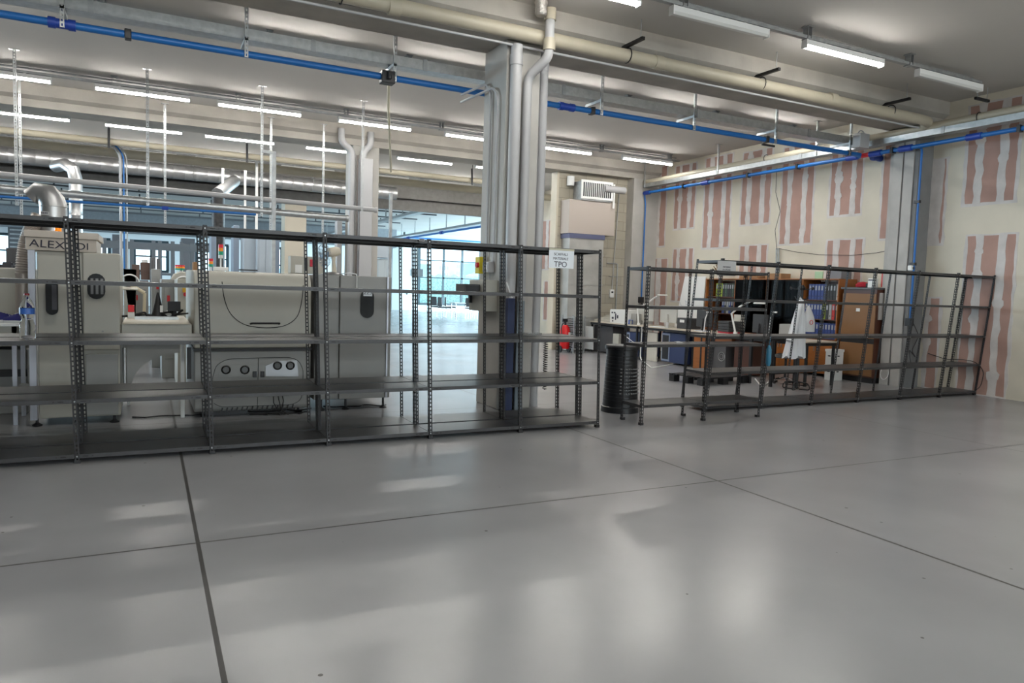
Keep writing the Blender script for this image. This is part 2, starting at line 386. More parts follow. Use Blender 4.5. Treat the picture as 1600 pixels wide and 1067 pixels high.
ORD = ['first', 'second', 'third', 'fourth', 'fifth', 'sixth', 'seventh', 'eighth']
lamp_on = protoff = None
for y, rn in ROWS:
    xs = XS
    if rn == 'nearest': xs = [-5.1, -.79, 3.5, 5.48, 7.66, 9.95]
    if y < 5: xs = [-3.1, 1.2, 5.74, 9.4]
    for i, x in enumerate(xs):
        lit = True
        if rn == 'nearest': lit = x in (3.5, 7.66, -.79)
        if rn == 'second': lit = x != -.79
        z = 4.847
        if rn == 'second':
            z = 4.897
        
        lb = '%s strip light, %s from left in the %s ceiling row' % ('lit white' if lit else 'unlit grey', ORD[i], rn)
        if rn == 'nearest': lb = {3.5: 'lit white strip light cut by the top edge of the photo', 7.66: 'large lit strip light glowing alone on the near ceiling', 5.48: 'unlit strip light on the near ceiling track left of the glowing one', 9.95: 'thin unlit strip light at the wall end of the near ceiling track'}.get(x, lb)
        proto = lamp_on if lit else protoff
        if proto is None:
            t = make_batten(lb, lit, (x+.75, y, z))
            if lit: lamp_on = t
            else: protoff = t
        else: t = dup(proto, (x+.75, y, z), label=lb)
        if y > 0: t['group'] = 'strip lights in the %s row' % rn
# tracks the battens hang from
for y, rn in ROWS:
    if y < 5 and y > -1: x0, x1 = -6, 11
    elif y < 0: x0, x1 = -4, 11
    else: x0, x1 = -9, (11.45 if y < 10 else 12.0 if y < 12 else 12.1 if y < 16 else 11.9)
    z = 4.95
    if rn == 'second': z = 5.0
    t = thing('light_track', {'nearest': 'grey metal track across the near ceiling at upper right', 'second': 'grey track on the ceiling just behind the big beam and blue pipe', 'third': 'grey track over the lit row in front of the second beam', 'fourth': 'grey track of the lit row just behind the second beam', 'fifth': 'grey track of the farthest lit row'}.get(rn, 'grey track of the ' + rn + ' ceiling lights'), 'cable track', (x0, y, z))
    MB().box(x0, x1, y-.03, y+.03, z-.028, z+.012).build('channel', GALVD, t, smooth=False)
    x = x0+.3; i = 0
    while x < x1:
        MB().box(x-.05, x+.05, y-.06, y+.06, ZC-.014, ZC-.002).box(x-.035, x-.029, y-.045, y+.045, z-.035, ZC-.002).box(x+.029, x+.035, y-.045, y+.045, z-.035, ZC-.002).box(x-.05, x+.05, y-.05, y+.05, z-.04, z-.028).build('bracket', GALVD, t, smooth=False)
        x += 2.05; i += 1
    MB().tube([(x0, y+.12, ZC-.045), (x1, y+.12, ZC-.045)], .016, 8).build('conduit', GALVD, t)
# ================================================================== SLOTTED ANGLE SHELVING
def angle_post(mb, h, sx, sy, lean=(0, 0), w=.036, t=.003, z0=.012):
    """an L post standing at the origin, its corner outwards, both flanges pierced by slots"""
    pitch = .04; n = int((h-z0)/pitch)
    def fl(f):   # f(u, z) -> point, u from 0 to w
        for k in range(n):
            a = z0+k*pitch; b = a+pitch if k < n-1 else h
            s0, s1 = a+.008, a+.034
            for (u0, u1, p, q) in ((0, w*.34, a, b), (w*.68, w, a, b), (w*.34, w*.68, a, s0), (w*.34, w*.68, s1, b)):
                for o in (0, t): mb.face([f(u0, p, o), f(u1, p, o), f(u1, q, o), f(u0, q, o)])
            mb.face([f(w*.34, s0, 0), f(w*.34, s1, 0), f(w*.34, s1, t), f(w*.34, s0, t)])
            mb.face([f(w*.68, s0, 0), f(w*.68, s1, 0), f(w*.68, s1, t), f(w*.68, s0, t)])
        mb.face([f(w, z0, 0), f(w, z0, t), f(w, h, t), f(w, h, 0)]); mb.face([f(0, h, 0), f(w, h, 0), f(w, h, t), f(0, h, t)])
    L = lambda z: (lean[0]*z/2, lean[1]*z/2)
    fl(lambda u, z, o: (L(z)[0]+sx*u, L(z)[1]+sy*o, z)); fl(lambda u, z, o: (L(z)[0]+sx*o, L(z)[1]+sy*u, z))
def shelf_pan(mb, x0, x1, y0, y1, z, lip=.034):
    """folded steel pan: thin top, four turned down lips, holed ends"""
    t = .0016
    mb.box(x0, x1, y0, y1, z-t, z)
    for a in ((x0, x1, y0, y0+t), (x0, x1, y1-t, y1), (x0, x0+t, y0+t, y1-t), (x1-t, x1, y0+t, y1-t)): mb.box(a[0], a[1], a[2], a[3], z-lip, z-t)
    mb.box(x0, x1, y0+t, y0+.014, z-lip, z-lip+t); mb.box(x0, x1, y1-.014, y1-t, z-lip, z-lip+t)
SLOTM = mat('dark slot', (.015, .015, .016), .8)
def rack(label, x0, n, w, y0, y1, levels, h, group, lean=(0, 0), posts_y=None, skip=(), bolts=True):
    t = thing('shelving_rack', label, 'shelving', (x0, y0, 0), group)
    pm = {}
    for j, (yy, sy) in enumerate(((y0, 1), (y1, -1))):
        for i in range(n+1):
            sx = 1 if i < n else -1
            key = (sx, sy)
            if key not in pm:
                m = MB(); angle_post(m, h, sx, sy, lean); o = m.build('post', STEEL, None, smooth=False, origin=(0, 0, 0)); pm[key] = o
            else:
                o = pm[key].copy(); COL.objects.link(o)
            o.parent = t; o.location = (x0+i*w-x0, yy-y0, 0); WO[o.name] = Vector((x0+i*w, yy, 0))
            f = MB().box(x0+i*w-.003*sx if sx > 0 else x0+i*w-.042, x0+i*w+.042 if sx > 0 else x0+i*w+.003, min(yy-.003*sy, yy+.042*sy), max(yy-.003*sy, yy+.042*sy), 0, .03).build('foot', BLACK, o, smooth=False)
    for i in range(n):
        for z in levels:
            if (i, z) in skip: continue
            m = MB(); lx, ly = lean[0]*z/2, lean[1]*z/2
            shelf_pan(m, x0+i*w+.004+lx, x0+(i+1)*w-.002+lx, y0+.004+ly, y1-.004+ly, z)
            if bolts:      # bolt slots and bolts at the ends of the front lip
                m.mat(1)
                for s, e in ((x0+i*w+lx, 1), (x0+(i+1)*w+lx, -1)):
                    a, b = sorted((s+e*.06, s+e*.10)); m.box(a, b, y0+ly+.0025, y0+ly+.005, z-.021, z-.013)
                    a, b = sorted((s+e*.125, s+e*.135)); m.box(a, b, y0+ly+.0025, y0+ly+.005, z-.021, z-.013)
            m.build('shelf', [SHELF, SLOTM], t, smooth=False)
    if bolts:
        for i in range(n+1):
            e = 1 if i < n else -1
            for z in levels:
                lx, ly = lean[0]*z/2, lean[1]*z/2; x = x0+i*w+lx+e*.018
                MB().cyl((x, y0+ly-.005, z-.017), (x, y0+ly+.004, z-.017), .006, 8).build('bolt', GALV, t)
    return t
LV = (.075, .535, 1.02, 1.515, 2.02)
rack('long dark slotted shelving run at left, the front one of two back to back', -1.58, 6, 1.037, 6.89, 7.31, LV, 2.03, 'back to back shelving at left', lean=(-.06, 0))
rack('long dark grey slotted shelving run standing right behind the near run, before the machines', -1.58, 6, 1.037, 7.36, 7.84, LV, 2.03, 'back to back shelving at left', lean=(-.06, 0), bolts=False)
rack('small two bay dark shelving rack beside the black bin', 5.19, 2, .95, 6.84, 7.25, (.24, .96, 1.41, 1.86), 1.87, None, lean=(-.06, -.1))
rack('long dark grey shelving run reaching the pink plaster wall, leaning forward', 6.63, 6, .997, 7.36, 7.86, LV, 2.04, None, lean=(.03, -.16))
# ================================================================== PIPES, CHANNELS AND HANGERS
def hanger_mesh(h, w=.041):
    """perforated channel drop: a U section pierced down its front, with a foot plate on the ceiling"""
    m = MB(); n = int(h/.05); t = .0025
    for k in range(n):
        a = -h+k*h/n; b = a+h/n; s0 = a+.012; s1 = b-.012
        for (u0, u1, p, q) in ((-w/2, -w*.17, a, b), (w*.17, w/2, a, b), (-w*.17, w*.17, a, s0), (-w*.17, w*.17, s1, b)):
            for o in (0, t): m.face([(u0, o, p), (u1, o, p), (u1, o, q), (u0, o, q)])
    for s in (-1, 1): m.box(s*w/2-t/2, s*w/2+t/2, 0, w*.6, -h, 0)
    return m
def hanger(px, y, ztop, zbot, label, group='perforated drops from the ceiling', wy=.0):
    x = at(px, (at_px_y := 200), y=y).x if px > 30 else px
    t = thing('ceiling_hanger', label, 'hanger', (0, 0, 0), group)
    hanger_mesh(ztop-zbot).build('channel', GALV, t, smooth=False)
    MB().box(-.07, .07, -.03, .05, -.006, -.001).build('foot_plate', GALV, t, smooth=False)
    t.location = (x, y, ztop); return t
# --- blue compressed air main running across, with couplings and clips
zb, yb = 4.29, 9.5
t = thing('air_pipe', 'thick blue air pipe crossing the ceiling behind the big concrete beam', 'pipe', (0, yb, zb))
MB().tube([(-9, yb, zb), (12.06, yb, zb)], .042, 16).build('pipe', BLUE, t)
for px, k in ((97, 1), (885, 1), (1370, 0), (1392, 0)):
    x = at(px, 0, y=yb).x if 0 else at(px, zb and 20+px*.163, y=yb).x
    m = MB().cyl((x-.13, yb, zb), (x-.06, yb, zb), .06, 16).cyl((x-.06, yb, zb), (x+.06, yb, zb), .052, 16).cyl((x+.06, yb, zb), (x+.13, yb, zb), .06, 16)
    m.build('coupling', BLUED, t)
for px in (200, 605, 925, 1197, 1325):
    x = at(px, 20+px*.163, y=yb).x
    MB().box(x-.035, x+.035, yb-.055, yb+.055, zb-.055, zb+.055).build('clip', BLACK, t, bevel=.01)
# air main along the right wall
xw = 12.1
t = thing('air_pipe', 'bright blue air pipe running along the pink plaster wall under the metal channel', 'pipe', (xw, 6, zb))
MB().tube([(xw, -3, zb-.01), (xw, 16.25, zb-.01)], .038, 14).build('pipe', BLUE, t)
for y in (4.2, 7.4, 8.6, 9.2, 9.7, 13.8, 16.1):
    MB().cyl((xw, y-.12, zb-.01), (xw, y+.12, zb-.01), .056, 14).build('coupling', BLUED, t)
for y in (6.7, 8.85, 11, 14.6, 12.4):
    MB().box(xw-.055, xw+.055, y-.025, y+.025, zb-.06, zb+.045).build('clip', BLACK, t)
MB().cyl((xw-.01, 9.3, zb-.01), (xw-.01, 9.48, zb-.01), .045, 12).build('valve', RED, t)
# the drops
t = thing('air_drop_pipe', 'thin blue pipe dropping down the wall column behind the right shelving', 'pipe', (xw, 8.3, 1))
MB().tube(bend([(xw, 8.75, zb), (12.2, 8.36, zb-.02), (12.2, 8.36, zb-.3), (12.2, 8.36, 1.25)], .06), .019, 10).build('pipe', BLUE, t)
MB().box(12.15, 12.25, 8.32, 8.42, 1.12, 1.26).cyl((12.2, 8.34, 1.12), (12.2, 8.34, .98), .02, 10).build('outlet_valve', BLACK, t)
for z in (3.3, 2.2): MB().box(12.17, 12.23, 8.33, 8.43, z, z+.05).build('clip', BLACK, t)
t = thing('air_drop_pipe', 'thin blue pipe dropping down the far corner column beside the block wall', 'pipe', (12.1, 16.1, 1))
MB().tube(bend([(xw, 16.0, zb), (xw, 16.22, zb-.02), (xw+.05, 16.22, zb-.3), (xw+.05, 16.22, 1.45)], .08), .02, 10).build('pipe', BLUE, t)
MB().box(xw, xw+.1, 16.17, 16.3, 1.3, 1.46).cyl((xw+.05, 16.2, 1.3), (xw+.1, 16.1, 1.15), .025, 8).build('outlet_valve', BLACK, t)
# --- galvanised cable channels
def channel(mb, a, b, w=.2, h=.1, t=.003, up=None):
    a = Vector(a); b = Vector(b); d = (b-a).normalized(); s = Vector((-d.y, d.x, 0))
    mb.bar(a, b, w, t); mb.bar(a+s*w/2+Vector((0, 0, h/2)), b+s*w/2+Vector((0, 0, h/2)), t, h); mb.bar(a-s*w/2+Vector((0, 0, h/2)), b-s*w/2+Vector((0, 0, h/2)), t, h)
t = thing('cable_channel', 'galvanised cable channel crossing above the thick blue air pipe', 'cable channel', (0, 9.72, 4.5))
m = MB(); channel(m, (-9, 9.72, 4.50), (12.3, 9.72, 4.50), .22, .13); m.build('channel', GALV, t, smooth=False)
for x in (-.55, 1.9, 3.4, 5.6, 8.2, 10.8): MB().box(x-.03, x+.03, 9.6, 9.607, 4.49, 4.64).build('joint_plate', GALVD, t, smooth=False)
t = thing('cable_channel', 'galvanised cable channel following the pink plaster wall between two pipes', 'cable channel', (12.2, 8, 4.4))
m = MB(); channel(m, (12.14, -3, 4.42), (12.14, 16.2, 4.42), .2, .1); m.build('channel', GALV, t, smooth=False)
for y in (7.9, 10.9, 13.4): MB().box(12.03, 12.037, y-.03, y+.03, 4.41, 4.53).build('joint_plate', GALVD, t, smooth=False)
# drops that carry channel and blue pipe
for px, n in ((97, 'leftmost'), (385, 'second'), (617, 'third'), (940, 'right of the main column'), (1085, 'left of centre over the pink wall'), (1212, 'near the wall end'), (1328, 'beside the grey box')):
    x = at(px, 20+px*.163, y=9.45).x
    t = hanger(0, 9.44, ZC-.0, 4.24, 'perforated steel drop carrying channel and thick blue pipe, %s' % n, 'drops along the blue pipe'); t.location.x = x
    MB().box(-.02, .02, 0, .45, 4.44-ZC, 4.48-ZC).build('arm', GALVD, t, smooth=False)
# drops that carry the service pipes over the machines
for px, z0, n in ((26, 2.65, 'leftmost'), (231, 2.75, 'second from left'), (409, 2.75, 'third from left'), (566, 2.95, 'in front of the second column')):
    p = at(px, 300, y=14)
    t = hanger(0, 14.0, ZC, z0, 'perforated steel drop holding service pipes over the machines, %s' % n, 'drops over the machines'); t.location.x = p.x
for px, n in ((33, 'leftmost'), (258, 'behind the second front drop'), (423, 'between lit strips'), (505, 'left of the second column')):
    p = at(px, 300, y=15.9)
    t = hanger(0, 15.9, 4.95 if px > 100 else ZC, 2.6, 'pale perforated drop in the rear line over the machines, %s' % n, 'rear drops over the machines'); t.location.x = p.x
# service pipes carried over the machines
for (px0, py0, px1, py1, r, mt, lb) in ((0, 272, 585, 328, .045, PVC, 'grey service pipe above the machines, the upper of two'), (0, 294, 540, 341, .06, GALV, 'bright metal service pipe above the machines, the lower of two')):
    a = at(px0, py0, y=14.05); b = at(px1, py1, y=14.05); a2 = a+(a-b)*.5
    MBt = MB().tube([a2, b], r, 12); MBt.cyl(b, b+(b-a).normalized()*.05, r*1.2, 12); tag(MBt.build('service_pipe', mt), lb, 'pipe')
a = at(0, 307, y=13.9); b = at(400, 335, y=13.9)
t = thing('air_pipe', 'thin blue air pipe running above the left machines below the service pipes', 'pipe', a)
MB().tube([a+(a-b)*.5, b], .022, 10).build('pipe', BLUE, t)
for px in (258, 68): p = at(px, 307+px*.07, y=13.9); MB().cyl(p-Vector((.05, 0, 0)), p+Vector((.05, 0, 0)), .034, 8).build('coupling', BLUED, t)
# --- beige waste pipes
yp = 8.14
t = thing('waste_pipe', 'long beige waste pipe running along the face of the big beam', 'pipe', (5, yp, 4.7))
MB().tube(bend([(-9, yp, 4.73), (4.4, yp, 4.69), (11.85, yp, 4.655), (12.02, yp+.02, 4.65), (12.1, yp+.12, 4.60)], .1), .085, 16).build('pipe', PVCB, t)
for x in (1.9, 5.7, 8.1, 11.0):
    for d in (-.22, .22): MB().cyl((x+.0, yp+d*.8-.1, 4.82), (x, yp+d*.8-.1, ZC-.004), .007, 6).build('rod', GALVD, t)
    MB().bar((x, yp-.34, 4.82), (x, yp+.14, 4.82), .045, .04).tube(arc((x, yp, 4.69), .095, 0, 2*math.pi, 14, (0, 1, 0), (0, 0, 1)), .008, 6).build('bracket', BLACK, t)
for x in (2.5, 6.2, 9.6): MB().cyl((x-.07, yp, 4.682), (x+.07, yp, 4.682), .094, 16).build('collar', PVCB, t)
tag(MB().tube([(-9, yp+.10, 4.60), (11.9, yp+.10, 4.55)], .016, 10).build('conduit', PVC), 'thin grey conduit just below the long beige waste pipe on the beam', 'conduit')
t = thing('waste_pipe', 'beige waste pipe sloping along the pink plaster wall above the channel', 'pipe', (12.3, 8, 4.6))
MB().tube([(12.12, -3, 4.60), (12.12, 16.25, 4.56)], .075, 14).build('pipe', PVCB, t)
for y in (7.35, 11.9, 5.6):
    for d in (-.13, .13): MB().cyl((12.15+d, y, 4.87), (12.15+d, y, ZC-.004), .006, 6).build('rod', GALVD, t)
    MB().bar((11.97, y, 4.87), (12.33, y, 4.87), .04, .04).tube(arc((12.12, y, 4.58), .085, 0, 2*math.pi, 14, (1, 0, 0), (0, 0, 1)), .007, 6).build('bracket', BLACK, t)
for y in (10.4, 13.2, 16.0):
    t = hanger(0, y, ZC, 4.4, 'plain steel drop beside the wall pipes over the pink plaster, %s' % {10.4: 'the nearest', 13.2: 'the middle one', 16.0: 'the farthest'}[y], 'drops by the plaster wall'); t.location.x = 11.93
# --- drain pipes standing against the main column
for px, yy, r, zt, k in ((799, 8.245, .072, 4.58, 'leftmost and thickest'), (817, 8.26, .058, 4.3, 'second from the left, with an elbow'), (830, 8.40, .052, 4.64, 'third from the left'), (842, 8.46, .056, 4.64, 'rightmost')):
    p = at(px, 360, y=yy); x = p.x
    t = thing('drain_pipe', 'grey drain pipe on the main column, %s' % k, 'pipe', (x, yy, 0), 'drain pipes on the main column')
    if k.startswith('second'):
        MB().tube(bend([(x, yy, 0), (x, yy, 4.22), (x+.15, yy-.26, 4.42), (x+.15, yy-.26, 4.86)], .1), r, 16).build('pipe', PVC, t)
        MB().cyl((x+.15, yy-.26, 4.50), (x+.15, yy-.26, 4.64), r*1.3, 16).build('collar', PVCB, t); MB().cyl((x+.15, yy-.26, 4.86), (x+.15, yy-.26, 5.0), r*1.25, 16).build('collar', PVCB, t)
    else:
        MB().tube([(x, yy, 0), (x, yy, zt)], r, 16).build('pipe', PVC, t)
        MB().cyl((x, yy, zt-.25), (x, yy, zt-.12), r*1.12, 16).build('collar', PVC, t)
p = at(845, 30, y=7.98)
tag(MB().lathe([(.06, 0), (.075, .02), (.07, .12), (.085, .16), (.05, .2)], (p.x, 7.98, 4.88), 12).build('pipe_lagging', mat('silver foil lagging', (.5, .48, .45), .35, .6, bump=1, bscale=60)), 'ragged silver lagging around the pipe top over the main column', 'insulation')
# conduits and switch box on the column's left face
for dy, zt, n in ((8.5, 4.0, 'front'), (8.72, 4.1, 'rear')):
    tag(MB().tube(bend([(3.99, dy, 1.9), (3.99, dy, zt), (3.97, dy+.1, zt+.12), (3.9, 9.5, zt+.12)], .12), .017, 8).build('conduit', PVC), 'thin grey conduit climbing the left face of the main column, the %s one' % n, 'conduit')
# --- second column drains
for px, n in ((534, 'left'), (580, 'right')):
    p = at(px, 205, y=16.1); q = at(551 if n == 'left' else 568, 225, y=16.12)
    tag(MB().tube(bend([(p.x, 16.12, 4.95), (p.x, 16.12, 4.66), (q.x, 16.14, 4.5), (q.x, 16.16, 0)], .12), .075, 12).build('drain_pipe', PVC), 'pale drain pipe bending in at the top of the second column, the %s one' % n, 'pipe')
p = at(560, 300, y=16.1)
tag(MB().box(p.x+.02, p.x+.3, 16.02, 16.2, 0, 4.35).build('casing', PVC, bevel=.01), 'smooth pale pipe casing down the front of the second column', 'casing')
tag(MB().tube([(at(555, 300, y=16.2).x, 16.03, 0), (at(555, 300, y=16.2).x, 16.03, 4.4)], .02, 8).build('conduit', mat('brown conduit', (.12, .10, .09), .5)), 'dark brown conduit on the front of the second column', 'conduit')
# --- round spiral duct in front of the rear lintel
DUCT = mat('spiral duct steel', (.44, .44, .44), .38, .8, noise=.1, nscale=5)
def spiral(a, b, r, seg=.25, n=20):
    a = Vector(a); b = Vector(b); L = (b-a).length; k = max(1, int(L/seg)); pts = []; rr = []
    for i in range(k):
        for f, q in ((0.0, 1.0), (.90, 1.0), (.93, 1.03), (.97, 1.03)): pts.append(a.lerp(b, (i+f)/k)); rr.append(r*q)
    pts.append(b); rr.append(r); return pts, rr
t = thing('spiral_duct', 'large silver spiral duct hanging along the rear of the machine hall', 'duct', (0, 23.2, 4.6))
pts, rr = spiral((-14, 23.2, 4.75), (7.3, 23.2, 4.57), .20, .3); MB().tube(pts, rr, 20).build('duct', DUCT, t)
for x in (-6, -2.3, 1.2, 4.6): MB().cyl((x, 23.2, 4.8), (x, 23.2, ZC-.004), .01, 6).tube(arc((x, 23.2, 4.64), .225, 0, 6.283, 16, (0, 1, 0), (0, 0, 1)), .012, 6).build('strap', GALVD, t)
a = at(366, 283, y=22.8); b = at(340, 303, y=21.6)
tag(MB().tube([a, b], .17, 16).build('duct_branch', DUCT), 'short silver branch slanting down from the large spiral duct', 'duct')
b2 = at(341, 305, y=21.6)
pts, rr = spiral((b2.x, 21.6, b2.z-.02), (b2.x+.02, 21.6, .0), .17, .09, 14)
tag(MB().tube(pts, rr, 14).build('ribbed_duct', mat('black ribbed hose', (.03, .03, .032), .5)), 'black ribbed vertical duct hanging behind the large white machine', 'duct')
a = at(118, 262, y=22.6); b = at(119, 365, y=22.6)
pts, rr = spiral((a.x, 22.6, a.z-.3), (b.x, 22.6, 1.2), .16, .3, 16)
tag(MB().tube([(a.x-.5, 23.1, a.z+.05), (a.x-.25, 22.75, a.z+.08), (a.x-.05, 22.6, a.z-.05), (a.x, 22.6, a.z-.3)]+pts[1:], [.16]*4+rr[1:], 16).build('spiral_duct', DUCT), 'narrow silver duct dropping from the large spiral duct at left', 'duct')
# beige pipe run in front of it
t = thing('waste_pipe', 'beige pipe run crossing below the farther lit strip lights', 'pipe', (0, 19.3, 4.7))
MB().tube([(-12, 19.5, 4.72), (9.5, 19.5, 4.66)], .075, 12).build('pipe', PVCB, t)
for px in (170, 386, 588, 737):
    p = at(px, 170+px*.145, y=19.4); MB().cyl((p.x, 19.35, 4.5), (p.x, 19.35, ZC-.004), .008, 6).bar((p.x, 19.4, 4.98), (p.x, 19.35, 4.52), .05, .02).build('bracket', BLACK, t)
tag(MB().tube([(-12, 20.6, 4.66), (12, 20.6, 4.55)], .11, 12).build('air_duct', PVCB), 'thick beige duct just in front of the silver spiral duct', 'duct')
# vertical pole bundle in the machine hall
for px, mt, r, n, y in ((188, PVC, .03, 'thick grey', 20), (193, BLUE, .018, 'thin blue', 20), (198, PVC, .014, 'thin grey', 20)):
    a = at(px, 250, y=y); tag(MB().tube(bend([(a.x-.8, y, 4.76), (a.x-.2, y, 4.74), (a.x, y, 4.5), (a.x, y, 1.15)], .15), r, 8).build('riser_pipe', mt), '%s riser pipe of the three dropping behind the left cabinet' % n, 'pipe')
for px, y, zt, zb_, n in ((428, 13.2, 3.8, 0, 'steel square post rising beside the tower light'), (348, 22, 4.7, 0, 'first thin white post behind the blue cabinets'), (383, 22, 4.7, 0, 'second thin white post behind the blue cabinets'), (401, 20, 4.75, 0, 'third thin white post behind the blue cabinets')):
    a = at(px, 300, y=y)
    o = MB().box(a.x-.03, a.x+.03, y-.03, y+.03, zb_, zt)
    if zt < 4: o.bar((a.x, y, zt-.03), at(409, 236, y=y), .05)
    tag(o.build('service_post', GALVD if zt < 4 else WHITE, smooth=False), n, 'post')
a = at(611, 290, y=13.0)
tag(MB().box(a.x-.025, a.x+.025, 12.97, 13.03, 0, 3.25).build('service_post', GALVD, smooth=False), 'slim dark steel post with the cream hose attached, left of the main column', 'post')
p0 = at(606, 115, y=9.46)
t = thing('air_hose', 'long cream hose hanging from the blue pipe clamp', 'hose', (p0.x, 9.46, 4.2))
MB().tube([p0-Vector((0, .05, .05)), at(607, 170, y=10), at(609, 220, y=11.5), at(611, 268, y=12.95)], .018, 8).build('hose', mat('cream hose', (.62, .57, .42), .5), t)
MB().box(p0.x-.09, p0.x+.09, 9.41, 9.56, 4.2, 4.36).cyl((p0.x, 9.38, 4.24), (p0.x, 9.38, 4.34), .03, 8).build('clamp', BLACK, t, bevel=.01)
# junction box by the wall corner
p = at(1342, 222, y=9.3)
tag(MB().box(p.x-.12, p.x+.13, 9.18, 9.34, p.z-.12, p.z+.14).tube(arc((p.x, 9.26, p.z+.1), .1, 0, math.pi, 8, (1, 0, 0), (0, 0, 1)), .012, 6).build('junction_box', PVC, bevel=.01), 'grey junction box where channels meet near the pink wall', 'junction box')
# ================================================================== MACHINES BEHIND THE LEFT SHELVING
YM = 8.75
def X(px, y, py=500): return at(px, py, y=y).x
def Zp(px, py, y): return at(px, py, y=y).z
ALU = mat('grooved aluminium profile', (.40, .41, .45), .35, .6)
SMOKE = mat('dark smoked window', (.008, .009, .01), .35, spec=.25)
def foot(mb, x, y, z): return mb.lathe([(.045, 0), (.05, .012), (.02, .03), (.014, .04), (.014, z)], (x, y, 0), 12)
def oval(x0, x1, z0, z1, n=8):
    r = (x1-x0)/2; cx = (x0+x1)/2
    return [(cx+r*math.cos(a), z1-r+r*math.sin(a)) for a in [math.pi*i/n for i in range(n+1)]]+[(cx-r*math.cos(a), z0+r-r*math.sin(a)) for a in [math.pi*i/n for i in range(n+1)]]
# ---- tall cream cabinet with oval windows
x0, xm, x1 = -1.07, -.62, -.26
t = thing('inspection_cabinet', 'cream machine cabinet with two oval windows and hand written lid box', 'machine', (-.7, YM, 0))
b = MB().box(x0+.07, x1, YM, 10.0, .075, 1.80).build('body', CREAM, t, bevel=.012)
for x in (x0, -.32):
    m = MB().box(x, x+.06, YM-.05, YM+.01, .07, 1.80)
    for q in (.014, .042): m.box(x+q, x+q+.005, YM-.054, YM-.05, .07, 1.8)
    if x < -.5: m.build('profile', ALU, t, smooth=False)
MB().box(xm+.02, x1+.005, YM-.035, YM, .78, 1.80).build('front_panel', CREAM, t, bevel=.02)
m = MB().box(xm+.04, x1-.02, YM-.02, YM, .09, .74).cyl((-.42, YM-.036, .98), (-.42, YM-.02, .98), .014, 10); m.build('lower_panel', MGREY, t, bevel=.006)
for (a, c, y0, y1, lb) in ((72, 91, 437, 492, 'left'), (137, 165, 425, 466, 'right')):
    o = MB().prism(oval(X(a, YM-.04), X(c, YM-.04), Zp(80, y1, YM-.04), Zp(80, y0, YM-.04)), 'y', YM-.05, YM-.038 if lb == 'right' else YM+.001).build('window', SMOKE, t, smooth=False)
    xa, xb = X(a, YM-.05), X(c, YM-.05); z0, z1 = Zp(80, y1-8, YM-.05), Zp(80, y0+8, YM-.05)
    if lb == 'left': MB().box((xa+xb)/2, xb-.01, YM-.052, YM-.0505, z0, z1).build('inner_curtain', mat('grey curtain', (.07, .07, .08), .6), o, smooth=False)
    else:
        mm = MB()
        for k in range(3): mm.box(xa+.03+k*.045, xa+.055+k*.045, YM-.052, YM-.0505, z0, z1)
        mm.build('inner_curtain', mat('grey strips', (.2, .2, .2), .4), o, smooth=False)
for x in (x0+.05, x1-.06):
    for y in (YM+.02, 9.9): foot(MB(), x, y, .08).build('foot', BLACK, t)
lid = mat('pinkish cream lid paint', (.52, .47, .41), .5)
MB().box(x0-.02, -.47, YM-.03, 9.6, 1.80, 1.93).build('lid_box', lid, t, bevel=.006)
MB().box(x0-.03, -.45, YM-.05, 9.65, 1.93, 2.00).build('lid', lid, t, bevel=.006)
text('lettering', 'ALEX', .105, INK, t, (X(74, YM-.04, 398), YM-.036, 1.862), (math.pi/2, 0.05, 0), sx=1.25)
text('lettering', 'DI', .10, INK, t, (X(129, YM-.04, 404), YM-.036, 1.855), (math.pi/2, 0, 0), sx=1.2)
MB().lathe([(.03, 0), (.032, .005), (.03, .06), (.01, .066)], (X(91, YM+.1, 380), YM+.1, 2.0), 12).build('beacon', mat('orange beacon', (.85, .25, .01), .3, emit=.3), t)
MB().box(x0-.09, x0, YM, YM+.06, .34, .44).build('socket', MGREY, t)
# ducts rising from the cabinet
pa = at(84, 370, y=9.3)
t = thing('spiral_duct', 'wide silver duct rising from the cream cabinet lid and bending over', 'duct', (pa.x, 9.3, 2.0))
pts, rr = spiral((pa.x, 9.3, 2.0), (pa.x, 9.3, 2.30), .13, .1)
pts += [Vector((pa.x-.01, 9.3, 2.34)), Vector((pa.x-.06, 9.33, 2.42)), Vector((pa.x-.14, 9.36, 2.44)), Vector((pa.x-.20, 9.38, 2.38))]; rr += [.128, .12, .105, .1]
MB().tube(pts, rr, 20).build('duct', DUCT, t)
fl = [at(36, 445, y=9.2), at(37, 410, y=9.2), at(42, 375, y=9.2), at(52, 352, y=9.25), at(62, 336, y=9.3)]
fl = bend(fl, .15, 6); pts = []; rr = []
for i in range(len(fl)-1):
    for k in range(3): pts.append(fl[i].lerp(fl[i+1], k/3)); rr.append(.078 if (i*3+k) % 2 else .07)
t = thing('flexible_duct', 'pinkish grey ribbed flexible duct arching down beside the cream cabinet', 'duct', fl[0])
MB().tube(pts, rr, 14).build('hose', mat('ribbed foil hose', (.42, .37, .33), .4, .4), t)
MB().cyl((fl[0].x, fl[0].y, 1.05), fl[0], .07, 14).build('sleeve', mat('ribbed foil hose', (.4, .4, .4), .4), t)
